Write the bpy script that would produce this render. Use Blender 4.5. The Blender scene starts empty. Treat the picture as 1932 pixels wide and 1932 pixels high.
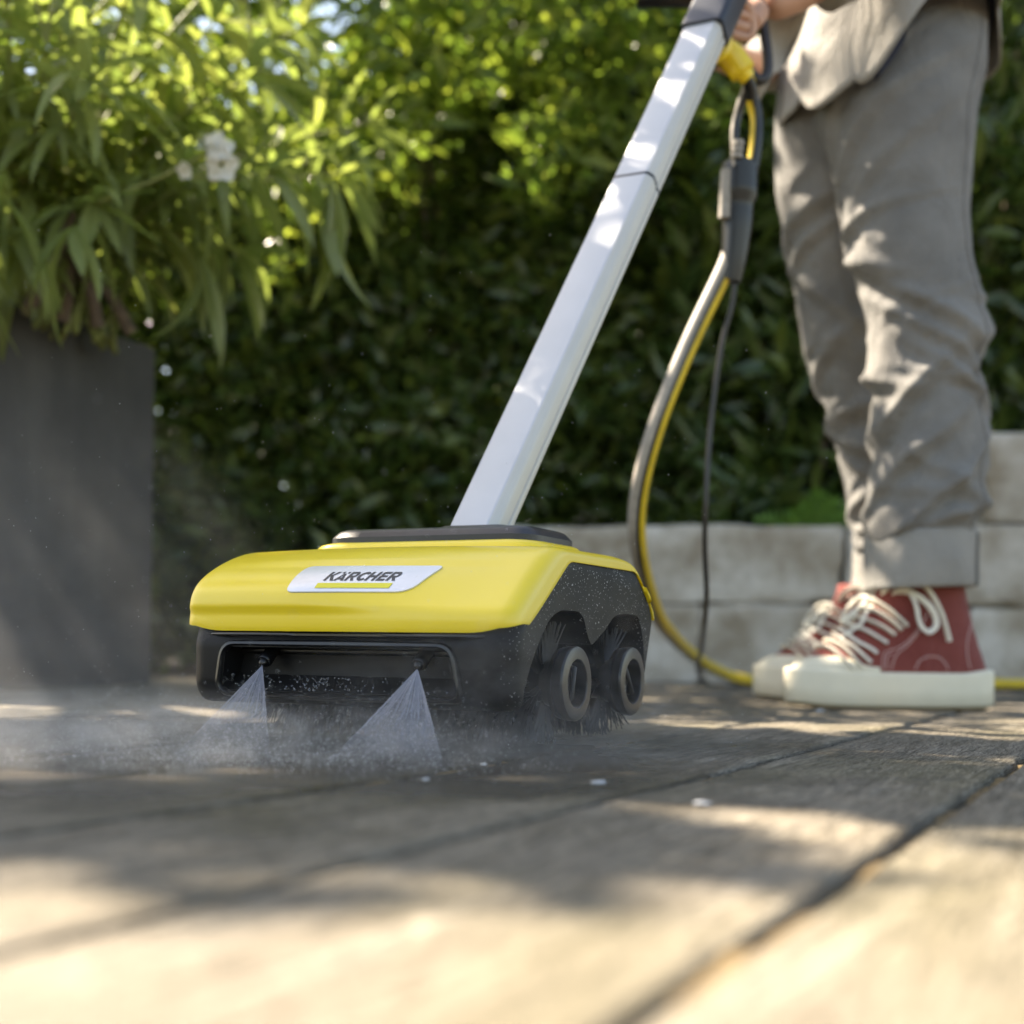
import bpy, bmesh, math, random
import numpy as np
from mathutils import Vector, Matrix, noise
from mathutils.bvhtree import BVHTree
R = math.radians
rnd = random.Random(7)
C = bpy.context.scene.collection

# ------------------------------------------------------------------ camera, sky, sun, exposure
sc = bpy.context.scene
cam_d = bpy.data.cameras.new('camera')
cam_d.sensor_fit = 'HORIZONTAL'; cam_d.sensor_width = 36.0
cam_d.lens = 36.0 * 2570 / 1932
cam_d.shift_y = 256 / 1932
cam_d.clip_start = 0.02; cam_d.clip_end = 500
cam_d.dof.use_dof = True; cam_d.dof.focus_distance = 1.22
cam_d.dof.aperture_fstop = 3.6
cam = bpy.data.objects.new('camera', cam_d); C.objects.link(cam)
cam.matrix_world = Matrix.Translation((0, 0, 0.089)) @ Matrix.Rotation(R(-0.85), 4, 'Y') @ Matrix.Rotation(R(90), 4, 'X')
sc.camera = cam

TO_SUN = Vector((-0.58, 0.36, 0.73)).normalized()
w = bpy.data.worlds.new('World'); sc.world = w; w.use_nodes = True
nt = w.node_tree; nt.nodes.clear()
sky = nt.nodes.new('ShaderNodeTexSky'); sky.sky_type = 'NISHITA'; sky.sun_disc = False
sky.sun_elevation = math.asin(TO_SUN.z)
sky.sun_rotation = math.atan2(TO_SUN.x, TO_SUN.y)
bg = nt.nodes.new('ShaderNodeBackground'); bg.inputs['Strength'].default_value = 0.088
wo = nt.nodes.new('ShaderNodeOutputWorld')
nt.links.new(sky.outputs[0], bg.inputs[0]); nt.links.new(bg.outputs[0], wo.inputs[0])
sd = bpy.data.lights.new('sun', 'SUN'); sd.energy = 5.0; sd.angle = R(0.5); sd.color = (1.0, 0.97, 0.935)
so = bpy.data.objects.new('sun', sd); C.objects.link(so)
so.rotation_euler = (-TO_SUN).to_track_quat('-Z', 'Y').to_euler()
so.location = TO_SUN * 20
sc.view_settings.view_transform = 'Standard'; sc.view_settings.look = 'None'
sc.view_settings.exposure = 2.28; sc.view_settings.gamma = 1.0
sc.view_settings.use_curve_mapping = False
sc.view_settings.use_white_balance = True; sc.view_settings.white_balance_temperature = 8150
cy = sc.cycles
cy.use_denoising = True
cy.max_bounces = 7; cy.diffuse_bounces = 4; cy.glossy_bounces = 3; cy.transmission_bounces = 4
cy.transparent_max_bounces = 12; cy.volume_bounces = 1
cy.volume_step_rate = 1.0; cy.volume_max_steps = 96
cy.sample_clamp_indirect = 6; cy.caustics_reflective = False; cy.caustics_refractive = False

# ------------------------------------------------------------------ helpers
def tag(o, label=None, cat=None, group=None, kind=None):
    if label: o['label'] = label
    if cat: o['category'] = cat
    if group: o['group'] = group
    if kind: o['kind'] = kind
    return o

def empty(name, loc=(0, 0, 0), rz=0, parent=None):
    o = bpy.data.objects.new(name, None); C.objects.link(o)
    o.location = loc; o.rotation_euler = (0, 0, rz); o.empty_display_size = 0.05
    if parent: o.parent = parent
    return o

def link_mesh(name, me, mat=None, parent=None, smooth=None):
    o = bpy.data.objects.new(name, me); C.objects.link(o)
    if mat:
        for m in (mat if isinstance(mat, (list, tuple)) else [mat]): me.materials.append(m)
    if parent: o.parent = parent
    if smooth is not None: shade(me, smooth)
    return o

def shade(me, ang=40):
    me.polygons.foreach_set('use_smooth', [True] * len(me.polygons))
    if ang < 180: me.set_sharp_from_angle(angle=R(ang))

def mk(name, verts, faces, mat=None, parent=None, smooth=40):
    me = bpy.data.meshes.new(name); me.from_pydata([tuple(v) for v in verts], [], faces)
    me.validate(); me.update()
    return link_mesh(name, me, mat, parent, smooth)

def bm_obj(name, bm, mat=None, parent=None, smooth=40):
    bmesh.ops.recalc_face_normals(bm, faces=bm.faces)
    me = bpy.data.meshes.new(name); bm.to_mesh(me); bm.free()
    return link_mesh(name, me, mat, parent, smooth)

def rings_to_faces(nr, n, closed=True):
    f = []
    for i in range(nr - 1):
        for j in range(n if closed else n - 1):
            k = (j + 1) % n
            f.append((i * n + j, i * n + k, (i + 1) * n + k, (i + 1) * n + j))
    return f

def loft(name, rings, mat=None, parent=None, caps=True, smooth=40):
    n = len(rings[0]); v = [p for r in rings for p in r]
    f = rings_to_faces(len(rings), n)
    if caps:
        f.append(tuple(range(n))[::-1]); f.append(tuple((len(rings) - 1) * n + j for j in range(n)))
    me = bpy.data.meshes.new(name); me.from_pydata([tuple(p) for p in v], [], f)
    bm = bmesh.new(); bm.from_mesh(me); bmesh.ops.recalc_face_normals(bm, faces=bm.faces); bm.to_mesh(me); bm.free()
    return link_mesh(name, me, mat, parent, smooth)

def catmull(pts, n=8):
    P = [Vector(p) for p in pts]; P = [P[0] * 2 - P[1]] + P + [P[-1] * 2 - P[-2]]
    out = []
    for i in range(1, len(P) - 2):
        a, b, c, d = P[i - 1:i + 3]
        for k in range(n):
            t = k / n
            out.append(0.5 * ((2 * b) + (c - a) * t + (2 * a - 5 * b + 4 * c - d) * t * t + (3 * b - a - 3 * c + d) * t ** 3))
    out.append(P[-2]); return out

def tube_data(pts, r, sides=8, flat=1.0, upref=None):
    """swept tube; r number or list; returns verts, faces"""
    P = [Vector(p) for p in pts]; n = len(P)
    rr = r if isinstance(r, (list, tuple)) else [r] * n
    V = []; t0 = (P[1] - P[0]).normalized()
    nrm = upref.copy() if upref else (Vector((0, 0, 1)) if abs(t0.z) < 0.9 else Vector((1, 0, 0)))
    for i in range(n):
        t = (P[min(i + 1, n - 1)] - P[max(i - 1, 0)])
        t = t.normalized() if t.length > 1e-9 else t0
        nrm = (nrm - t * nrm.dot(t)).normalized(); b = t.cross(nrm)
        for j in range(sides):
            a = 2 * math.pi * j / sides
            V.append(P[i] + (nrm * math.cos(a) * flat + b * math.sin(a)) * rr[i])
    F = rings_to_faces(n, sides)
    F.append(tuple(range(sides))[::-1]); F.append(tuple((n - 1) * sides + j for j in range(sides)))
    return V, F

def tube(name, pts, r, mat=None, parent=None, sides=8, flat=1.0, smooth=60, upref=None):
    V, F = tube_data(pts, r, sides, flat, upref)
    return mk(name, V, F, mat, parent, smooth)

def join_data(lst):
    V = []; F = []
    for v, f in lst:
        o = len(V); V += list(v); F += [tuple(i + o for i in q) for q in f]
    return V, F

def lathe(name, prof, axis='X', n=48, mat=None, parent=None, loc=(0, 0, 0), smooth=35, closed=False):
    V = []
    for (a, r) in prof:
        for j in range(n):
            t = 2 * math.pi * j / n; c, s = r * math.cos(t), r * math.sin(t)
            p = {'X': (a, c, s), 'Y': (c, a, s), 'Z': (c, s, a)}[axis]
            V.append((p[0] + loc[0], p[1] + loc[1], p[2] + loc[2]))
    F = rings_to_faces(len(prof), n)
    if closed:
        m = len(prof)
        for j in range(n):
            k = (j + 1) % n; F.append(((m - 1) * n + j, (m - 1) * n + k, k, j))
    else:
        F.append(tuple(range(n))[::-1]); F.append(tuple((len(prof) - 1) * n + j for j in range(n)))
    bm = bmesh.new(); vs = [bm.verts.new(v) for v in V]
    for f in F:
        try: bm.faces.new([vs[i] for i in f])
        except ValueError: pass
    return bm_obj(name, bm, mat, parent, smooth)

def box_bm(bm, x0, x1, y0, y1, z0, z1):
    vs = [bm.verts.new(p) for p in ((x0,y0,z0),(x1,y0,z0),(x1,y1,z0),(x0,y1,z0),(x0,y0,z1),(x1,y0,z1),(x1,y1,z1),(x0,y1,z1))]
    for f in ((0,3,2,1),(4,5,6,7),(0,1,5,4),(1,2,6,5),(2,3,7,6),(3,0,4,7)): bm.faces.new([vs[i] for i in f])
    return vs

def fillet(pts, rad, n=6, closed=False):
    """rounds the corners of a 2-D polyline"""
    P = [Vector((p[0], p[1])) for p in pts]; out = []; m = len(P)
    for i, p in enumerate(P):
        if not closed and i in (0, m - 1): out.append(p); continue
        a, b = P[i - 1], P[(i + 1) % m]
        r = rad[i] if isinstance(rad, (list, tuple)) else rad
        da, db = (a - p), (b - p); l = min(r, da.length * .48, db.length * .48)
        if l < 1e-6: out.append(p); continue
        s, e = p + da.normalized() * l, p + db.normalized() * l
        for k in range(n + 1):
            t = k / n; out.append(s * (1 - t) ** 2 + p * 2 * t * (1 - t) + e * t * t)
    return out

def resample(P, n, closed=False, t0=0.0, t1=1.0):
    Q = list(P) + ([P[0]] if closed else [])
    L = [0]
    for a, b in zip(Q, Q[1:]): L.append(L[-1] + (b - a).length)
    out = []; T = L[-1]; k = 0
    m = n if closed else n - 1
    for i in range(n):
        s = T * (t0 + (t1 - t0) * i / m)
        while k < len(L) - 2 and L[k + 1] < s: k += 1
        f = (s - L[k]) / max(L[k + 1] - L[k], 1e-9)
        out.append(Q[k].lerp(Q[k + 1], min(max(f, 0), 1)))
    return out

def apply_mods(o):
    dg = bpy.context.evaluated_depsgraph_get(); dg.update()
    me = bpy.data.meshes.new_from_object(o.evaluated_get(dg))
    o.modifiers.clear(); old = o.data; o.data = me
    return o

# ------------------------------------------------------------------ materials
class N:
    def __init__(s, name):
        s.m = bpy.data.materials.new(name); s.m.use_nodes = True; s.t = s.m.node_tree; s.t.nodes.clear()
        s.out = s.n('OutputMaterial')
    def n(s, typ, ins=None, **kw):
        x = s.t.nodes.new('ShaderNode' + typ)
        for k, v in kw.items(): setattr(x, k, v)
        for k, v in (ins or {}).items(): s.l(v, x.inputs[k])
        return x
    def l(s, v, i):
        if isinstance(v, bpy.types.NodeSocket): s.t.links.new(v, i)
        elif isinstance(v, bpy.types.Node): s.t.links.new(v.outputs[0], i)
        else: i.default_value = v
    def coord(s, scale=(1, 1, 1), src='Object', loc=(0, 0, 0)):
        tc = s.n('TexCoord'); mp = s.n('Mapping', {'Vector': tc.outputs[src], 'Scale': scale, 'Location': loc}); return mp.outputs[0]
    def noise(s, vec, scale, detail=4, rough=.55, dist=0.0, out='Fac'):
        return s.n('TexNoise', {'Vector': vec, 'Scale': scale, 'Detail': detail, 'Roughness': rough, 'Distortion': dist}).outputs[out]
    def ramp(s, fac, stops, interp='LINEAR'):
        r = s.n('ValToRGB', {'Fac': fac}); cr = r.color_ramp; cr.interpolation = interp
        while len(cr.elements) < len(stops): cr.elements.new(0.5)
        for e, (p, c) in zip(cr.elements, stops):
            e.position = p; e.color = c if len(c) == 4 else (*c, 1)
        return r.outputs[0]
    def mix(s, f, a, b, mode='MIX'):
        x = s.n('Mix', data_type='RGBA', blend_type=mode); s.l(f, x.inputs[0]); s.l(a, x.inputs[6]); s.l(b, x.inputs[7]); return x.outputs[2]
    def math(s, op, a, b=0.0, c=0.0, clamp=False):
        x = s.n('Math', operation=op, use_clamp=clamp); s.l(a, x.inputs[0]); s.l(b, x.inputs[1]); s.l(c, x.inputs[2]); return x.outputs[0]
    def bump(s, h, strength=.3, dist=.002, normal=None):
        b = s.n('Bump', {'Height': h, 'Strength': strength, 'Distance': dist})
        if normal is not None: s.l(normal, b.inputs['Normal'])
        return b.outputs[0]
    def bsdf(s, **kw):
        b = s.n('BsdfPrincipled')
        for k, v in kw.items(): s.l(v, b.inputs[k.replace('_', ' ')])
        s.t.links.new(b.outputs[0], s.out.inputs[0]); return b

def g(v): return (v, v, v, 1)
def c4(*a): return (*a, 1)

def simple(name, col, rough=.5, metal=0.0, var=.15, vs=30, bump=0.0, bs=200, spec=.5, coat=0.0):
    s = N(name); v = s.coord()
    nz = s.noise(v, vs, 5)
    dark = tuple(x * (1 - var) for x in col[:3]); lite = tuple(min(1, x * (1 + var)) for x in col[:3])
    colr = s.ramp(nz, [(.3, dark), (.7, lite)])
    kw = dict(Base_Color=colr, Roughness=rough, Metallic=metal, Specular_IOR_Level=spec, Coat_Weight=coat)
    if bump: kw['Normal'] = s.bump(s.noise(v, bs, 3), bump, .0008)
    s.bsdf(**kw); return s.m

def wood_mat():
    s = N('weathered_wood')
    tc = s.n('TexCoord'); info = s.n('ObjectInfo')
    off = s.n('CombineXYZ', {'X': s.math('MULTIPLY', info.outputs['Random'], 13.0), 'Y': s.math('MULTIPLY', info.outputs['Random'], 31.0)})
    add = s.n('VectorMath', {0: tc.outputs['Object'], 1: off}, operation='ADD').outputs[0]
    def mp(sc_): return s.n('Mapping', {'Vector': add, 'Scale': sc_}).outputs[0]
    warp = s.noise(mp((9, 2.2, 9)), 1.0, 3, .5, out='Color')
    wv = s.n('VectorMath', {0: warp, 'Scale': 0.035}, operation='SCALE').outputs[0]
    base = s.n('VectorMath', {0: add, 1: wv}, operation='ADD').outputs[0]
    gr = s.noise(s.n('Mapping', {'Vector': base, 'Scale': (260, 9, 260)}).outputs[0], 1.0, 5, .65)
    gr2 = s.noise(s.n('Mapping', {'Vector': base, 'Scale': (75, 4, 75)}).outputs[0], 1.0, 4, .6)
    big = s.noise(mp((6, 2.2, 6)), 1.0, 4, .6)
    crk = s.noise(s.n('Mapping', {'Vector': base, 'Scale': (520, 26, 520)}).outputs[0], 1.0, 3, .6, 1.2)
    crack = s.ramp(crk, [(.36, g(0)), (.47, g(1))])
    chk = s.noise(s.n('Mapping', {'Vector': base, 'Scale': (190, 26, 190)}).outputs[0], 1.0, 4, .7, 2.2)
    check = s.ramp(chk, [(.445, g(1)), (.485, g(0)), (.50, g(0)), (.535, g(1))])
    col = s.ramp(gr, [(.30, (.095, .076, .053)), (.5, (.235, .203, .158)), (.70, (.41, .365, .295))])
    col = s.mix(.45, col, s.ramp(gr2, [(.32, (.10, .08, .053)), (.52, (.23, .198, .15)), (.72, (.37, .33, .27))]))
    col = s.mix(s.math('MULTIPLY', s.ramp(big, [(.45, g(0)), (.7, g(1))]), .5), col, (.215, .178, .115, 1))
    col = s.mix(.65, col, s.mix(1.0, col, crack, 'MULTIPLY'))
    col = s.mix(s.math('MULTIPLY', s.ramp(big, [(.42, g(0)), (.58, g(1))]), .6), col, s.mix(1.0, col, check, 'MULTIPLY'))
    gm = s.noise(mp((3, 1.3, 3)), 1.7, 3)
    col = s.mix(s.math('MULTIPLY', s.ramp(gm, [(.5, g(0)), (.68, g(1))]), .35), col, (.15, .135, .06, 1))
    # wet part of the deck in front of the nozzles and to their left (world place, dark and glossy)
    geo = s.n('NewGeometry'); sep = s.n('SeparateXYZ', {0: geo.outputs['Position']})
    X, Y = sep.outputs[0], sep.outputs[1]
    wn = s.noise(s.n('Mapping', {'Vector': geo.outputs['Position'], 'Scale': (5, 5, 5)}).outputs[0], 1.0, 4, .6)
    ex = s.math('MULTIPLY', s.math('SUBTRACT', X, -.36), 1 / .66); ey = s.math('MULTIPLY', s.math('SUBTRACT', Y, 1.16), 1 / .58)
    dd = s.math('SQRT', s.math('ADD', s.math('MULTIPLY', ex, ex), s.math('MULTIPLY', ey, ey)))
    dd = s.math('ADD', dd, s.math('MULTIPLY', s.math('SUBTRACT', wn, .5), 1.2))
    wet = s.ramp(dd, [(.72, g(1)), (1.02, g(0))])
    col = s.mix(wet, col, s.mix(1.0, col, (.36, .34, .32, 1), 'MULTIPLY'))
    rough = s.math('SUBTRACT', .82, s.math('MULTIPLY', wet, .56))
    h = s.math('ADD', s.math('MULTIPLY', gr, .6), s.math('MULTIPLY', crack, .5)); h = s.math('ADD', h, s.math('MULTIPLY', gr2, .8)); h = s.math('ADD', h, s.math('MULTIPLY', check, .7))
    s.bsdf(Base_Color=col, Roughness=rough, Specular_IOR_Level=.35, Normal=s.bump(h, .8, .0026))
    return s.m

def leaf_mat(name, c1, c2, c3, trans=.4, rough=.32, spec=.5, tint=(1.35, 1.42, .80)):
    s = N(name)
    geo = s.n('NewGeometry')
    col = s.ramp(geo.outputs['Random Per Island'], [(.0, c1), (.55, c2), (1.0, c3)])
    oi = s.n('ObjectInfo')
    col = s.mix(s.math('MULTIPLY', oi.outputs['Random'], .35), col, c4(*c2))
    p = s.n('BsdfPrincipled', {'Base Color': col, 'Roughness': rough, 'Specular IOR Level': spec})
    tcol = s.mix(1.0, col, c4(*tint), 'MULTIPLY')
    t = s.n('BsdfTranslucent', {'Color': tcol})
    m = s.n('MixShader', {0: trans, 1: p.outputs[0], 2: t.outputs[0]})
    s.t.links.new(m.outputs[0], s.out.inputs[0]); return s.m

def stone_mat():
    s = N('stone'); v = s.coord(); oi = s.n('ObjectInfo')
    v = s.n('VectorMath', {0: v, 1: s.n('CombineXYZ', {'X': s.math('MULTIPLY', oi.outputs['Random'], 9.0)})}, operation='ADD').outputs[0]
    a = s.noise(v, 7, 6, .6); b = s.noise(v, 60, 5, .65); c = s.noise(v, 2.6, 3)
    col = s.ramp(a, [(.30, (.27, .22, .16)), (.46, (.48, .435, .37)), (.64, (.70, .665, .61))])
    col = s.mix(s.math('MULTIPLY', s.ramp(c, [(.45, g(0)), (.65, g(1))]), .45), col, (.22, .16, .09, 1))
    col = s.mix(.25, col, s.mix(1.0, col, s.ramp(b, [(.3, g(.5)), (.7, g(1.0))]), 'MULTIPLY'))
    s.bsdf(Base_Color=col, Roughness=.85, Specular_IOR_Level=.25, Normal=s.bump(s.math('ADD', a, s.math('MULTIPLY', b, .4)), .6, .01)); return s.m

def black_plastic():
    s = N('black_plastic'); v = s.coord()
    f = s.noise(v, 900, 2, .5); st = s.noise(v, 14, 4, .6)
    col = s.ramp(st, [(.3, (.006, .006, .0065)), (.7, (.011, .011, .0115))])
    # dried water specks, densest round the roller arches
    vor = s.n('TexVoronoi', {'Vector': v, 'Scale': 330.0}, feature='F1'); tc = s.n('TexCoord')
    vor2 = s.n('TexVoronoi', {'Vector': v, 'Scale': 140.0}, feature='F1')
    sep = s.n('SeparateXYZ', {0: tc.outputs['Object']})
    zone = s.n('MapRange', {'Value': sep.outputs[0], 'From Min': .150, 'From Max': .156}).outputs[0]
    pk = s.noise(v, 22, 3)
    dots = s.ramp(s.math('SUBTRACT', vor.outputs['Distance'], s.math('MULTIPLY', s.math('SUBTRACT', pk, .40), .40)), [(.05, g(1)), (.10, g(0))])
    dots2 = s.ramp(s.math('SUBTRACT', vor2.outputs['Distance'], s.math('MULTIPLY', s.math('SUBTRACT', pk, .45), .3)), [(.05, g(1)), (.09, g(0))])
    d = s.math('MULTIPLY', s.math('MAXIMUM', dots, dots2), zone)
    col = s.mix(s.math('MULTIPLY', d, .9), col, (.42, .42, .42, 1))
    s.bsdf(Base_Color=col, Roughness=s.ramp(st, [(.3, g(.38)), (.7, g(.52))]), Specular_IOR_Level=.16, Normal=s.bump(f, .25, .0003)); return s.m

def yellow_mat():
    s = N('yellow_plastic'); v = s.coord(); n1 = s.noise(v, 9, 4); n2 = s.noise(v, 1400, 2)
    vor = s.n('TexVoronoi', {'Vector': v, 'Scale': 260.0}); pk = s.noise(v, 12, 3)
    drop = s.ramp(s.math('SUBTRACT', vor.outputs['Distance'], s.math('MULTIPLY', s.math('SUBTRACT', pk, .52), .5)), [(.04, g(1)), (.12, g(0))])
    col = s.ramp(n1, [(.3, (.83, .59, .020)), (.7, (.87, .63, .028))])
    col = s.mix(s.math('MULTIPLY', drop, .12), col, (.9, .8, .4, 1))
    s.bsdf(Base_Color=col, Roughness=s.ramp(n1, [(.3, g(.30)), (.7, g(.40))]), Specular_IOR_Level=.55, Coat_Weight=.3, Coat_Roughness=.22,
           Normal=s.bump(s.math('ADD', s.math('MULTIPLY', n2, .4), s.math('MULTIPLY', drop, .5)), .12, .0004)); return s.m

def cloth_mat(name, col, col2, scale=900, rough=.9, seam=False):
    s = N(name); v = s.coord()
    wv = s.n('TexWave', {'Vector': v, 'Scale': scale / 3, 'Distortion': 2.5, 'Detail': 1.0}, bands_direction='DIAGONAL').outputs['Fac']
    a = s.noise(v, 9, 5, .6); b = s.noise(v, scale, 2)
    colr = s.ramp(a, [(.3, col), (.7, col2)])
    colr = s.mix(.25, colr, s.mix(1.0, colr, s.ramp(b, [(.3, g(.6)), (.7, g(1))]), 'MULTIPLY'))
    folds = s.noise(s.coord((9, 9, 5)), 1.6, 4, .55, .8)
    h = s.math('ADD', s.math('MULTIPLY', folds, 6.0), s.math('MULTIPLY', wv, .12))
    s.bsdf(Base_Color=colr, Roughness=rough, Specular_IOR_Level=.2, Sheen_Weight=.15, Normal=s.bump(h, .6, .0042)); return s.m

M = {}
M['wood'] = wood_mat()
M['dirt'] = simple('joint_soil', (.135, .090, .036), .95, var=.5, vs=60, bump=.8, bs=300)
M['soil'] = simple('soil', (.06, .045, .03), .95, var=.5, vs=12, bump=.8, bs=60)
M['stone'] = stone_mat()
M['yellow'] = yellow_mat()
M['black'] = black_plastic()
M['black2'] = simple('smooth_black_plastic', (.007, .007, .008), .30, var=.2, vs=40, bump=.05, bs=500)
M['navy'] = simple('dark_blue_black_plastic', (.010, .012, .018), .35, var=.2, vs=40, bump=.08, bs=600)
M['grip'] = simple('dark_grip_plastic', (.028, .025, .024), .5, var=.2, vs=40)
M['bristle'] = simple('bristle_nylon', (.014, .014, .015), .4, var=.35, vs=200)
M['alu'] = simple('sky_tinted_satin_aluminium', (.50, .51, .54), .42, metal=.15, var=.03, vs=20, bump=.02, bs=900)  # bluish sky reflection of the pole's front face is put into this colour
M['alu_side'] = simple('cream_aluminium_shade_side', (.56, .54, .50), .45, metal=.1, var=.03, vs=20)  # right faces of the same pole, creamier without the painted sky tint
M['steel'] = simple('brushed_badge_steel', (.66, .67, .70), .36, metal=.55, var=.06, vs=6, bump=.1, bs=300)
M['ink'] = simple('badge_ink', (.028, .028, .032), .4, var=.05)
M['badge_yellow'] = simple('badge_yellow', (.78, .66, .04), .4, var=.03)
M['hose_yellow'] = simple('yellow_hose_rubber', (.62, .44, .02), .4, var=.12, vs=50)
M['hose_grey'] = simple('grey_hose_rubber', (.30, .27, .23), .55, var=.15, vs=90, bump=.3, bs=400)
M['rubber'] = simple('black_rubber', (.008, .008, .008), .33, var=.2, vs=50)
sp_ = N('planter_concrete'); v_ = sp_.coord(); st_ = sp_.noise(sp_.coord((9, 9, 1.3)), 1.0, 5, .65); bl_ = sp_.noise(v_, 7, 5, .65); fn_ = sp_.noise(v_, 160, 4)
cc_ = sp_.ramp(bl_, [(.3, (.046, .043, .041)), (.55, (.064, .060, .056)), (.8, (.092, .087, .080))])
cc_ = sp_.mix(sp_.math('MULTIPLY', sp_.ramp(st_, [(.5, g(0)), (.72, g(1))]), .45), cc_, (.11, .105, .098, 1))
cc_ = sp_.mix(.3, cc_, sp_.mix(1.0, cc_, sp_.ramp(fn_, [(.3, g(.6)), (.7, g(1))]), 'MULTIPLY'))
sp_.bsdf(Base_Color=cc_, Roughness=.72, Normal=sp_.bump(fn_, .25, .001)); M['planter'] = sp_.m
M['trouser'] = cloth_mat('trouser_cotton', (.145, .140, .132, 1), (.245, .237, .225, 1))
M['cuff'] = cloth_mat('cuff_cotton', (.25, .24, .225, 1), (.34, .325, .30, 1))
M['jacket'] = cloth_mat('jacket_cotton', (.33, .31, .28, 1), (.42, .40, .37, 1))
M['shirt'] = cloth_mat('navy_shirt', (.02, .025, .045, 1), (.03, .036, .06, 1))
M['skin'] = simple('skin', (.55, .31, .22), .5, var=.12, vs=30)
M['hair'] = simple('hair', (.05, .03, .02), .5, var=.3, vs=90)
M['canvas'] = cloth_mat('red_canvas', (.215, .050, .042, 1), (.27, .068, .056, 1), 1400)
M['sole'] = simple('cream_rubber', (.72, .66, .52), .45, var=.05, vs=25, bump=.1, bs=300)
M['outsole'] = simple('tan_outsole', (.26, .19, .11), .8, var=.2)
M['lace'] = simple('cream_lace', (.74, .70, .60), .8, var=.08, vs=200, bump=.3, bs=900)
M['stitch'] = simple('pale_stitch', (.62, .40, .37), .8, var=.1, vs=600)
M['bark'] = simple('bark', (.13, .095, .07), .9, var=.35, vs=40, bump=.6, bs=150)
M['stem'] = simple('green_stem', (.20, .22, .06), .6, var=.25, vs=40)
M['petal'] = leaf_mat('white_petal', (.80, .80, .74), (.86, .85, .80), (.86, .80, .68), .35, .5, .3, (1.0, 1.0, .95))
M['ole'] = leaf_mat('oleander_leaf', (.17, .225, .085), (.24, .285, .105), (.34, .36, .14), .48, .26, .5)
M['hedge'] = leaf_mat('laurel_leaf', (.042, .075, .022), (.082, .128, .034), (.17, .21, .048), .40, .22, .6)
M['bright'] = leaf_mat('bamboo_leaf', (.09, .145, .035), (.16, .22, .05), (.34, .38, .09), .62, .3, .4)
M['fern'] = leaf_mat('fern_leaf', (.12, .24, .05), (.16, .30, .06), (.20, .34, .06), .45, .5, .3)
M['tree_leaf'] = leaf_mat('tree_leaf', (.04, .07, .02), (.06, .09, .02), (.09, .12, .03), .35, .4, .5)
M['chip'] = simple('pale_chip', (.42, .43, .45), .4, var=.1)

# ------------------------------------------------------------------ ground and deck
A = R(26); CS, SN = math.cos(A), math.sin(A)
def vu(v, u, h=0.0): return Vector((u * SN + v * CS, u * CS - v * SN, h))
o = mk('ground', [(-250, -250, -.14), (250, -250, -.14), (250, 250, -.14), (-250, 250, -.14)], [(0, 1, 2, 3)], M['soil'])
tag(o, kind='structure')

WALL_D = 3.62
deck = empty('deck', (0, 0, 0), -A); tag(deck, kind='structure')
joints = [-.117, -.302, -.475, -.630]
while joints[-1] > -3.6: joints.append(joints[-1] - .160 - .012 * rnd.random())
joints = sorted(joints + [.060, .235, .41, .585, .76, .93, 1.10, 1.27])
for a, b in zip(joints, joints[1:]):
    v0, v1 = a + .0036, b - .0036
    u0 = -1.4
    prof = fillet([(v0, -.028), (v0, 0), (v1, 0), (v1, -.028)], .0072, 5)
    seg = 160; rings = []; dz = rnd.uniform(-.0009, .0009); ph = rnd.random() * 9
    inner = [Vector((v0 + (v1 - v0) * k / 8, 0)) for k in range(1, 8)]
    q = len(prof) // 2
    prof = prof[:q] + inner + prof[q:]
    for i in range(seg + 1):
        t = i / seg
        rr = []
        for p in prof:
            uend = (WALL_D - .03 + p.x * SN) / CS
            u = u0 + (uend - u0) * t
            wob = .0016 * noise.noise(Vector((ph, u * 3.0, p.x * 2))) + .0009 * noise.noise(Vector((ph + 4, u * 21, p.x * 30)))
            ed = .0012 * noise.noise(Vector((ph + 7, u * 14, 0)))
            rr.append((p.x + (ed if abs(p.x - v0) < .008 or abs(p.x - v1) < .008 else 0), u, p.y + dz + (wob if p.y > -.02 else 0)))
        rings.append(rr)
    loft('plank', rings, M['wood'], deck, smooth=50)
lst = []
for a in joints:
    n = 420; V = []
    for i in range(n):
        u = -1.3 + 5.2 * i / (n - 1)
        for k, vv in enumerate((-.0078, -.0026, .0026, .0078)):
            h = (-.0062 if a > -.35 else -.0040) + .0035 * max(-.6, noise.noise(Vector((a * 9, u * 16, k * .5)))) + .003 * noise.noise(Vector((a * 3, u * 90, k)))
            V.append((a + vv, u, min(h, -.0008)))
    lst.append((V, rings_to_faces(n, 4, False)))
V, F = join_data(lst)
o = mk('joint_soil', V, F, M['dirt'], deck, 180); o['kind'] = 'stuff'

# little pale chips lying on the boards
for k, (x, y, s_, lb) in enumerate([(.058, .888, .0034, 'wet pale chip on the deck nearest below the right water jet'),
                               (-.0555, .8956, .0026, 'tiny pale chip on the dark wet board left of the brighter chip'),
                               (.1098, .7763, .0034, 'bluish white chip on the board closest to the camera'),
                               (.4535, 2.0, .006, 'small grey white chip on the deck just in front of the sneaker sole'),
                               (-.020, 1.02, .0024, 'thin pale chip on the deck right beside the foot of the right jet')]):
    bm = bmesh.new(); bmesh.ops.create_icosphere(bm, subdivisions=2, radius=1)
    for v in bm.verts:
        v.co *= 1 + .3 * noise.noise(v.co * 1.7 + Vector((k * 5, 0, 0)))
        v.co = Vector((v.co.x * s_ * 1.6, v.co.y * s_ * .8, v.co.z * s_ * .45))
    o = bm_obj('pale_chip', bm, M['chip'], None, 180); o.location = (x, y, s_ * .4 + .0005); o.rotation_euler = (0, 0, k * 1.3)
    tag(o, lb, 'chip', 'pale chips scattered on the deck')

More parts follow.
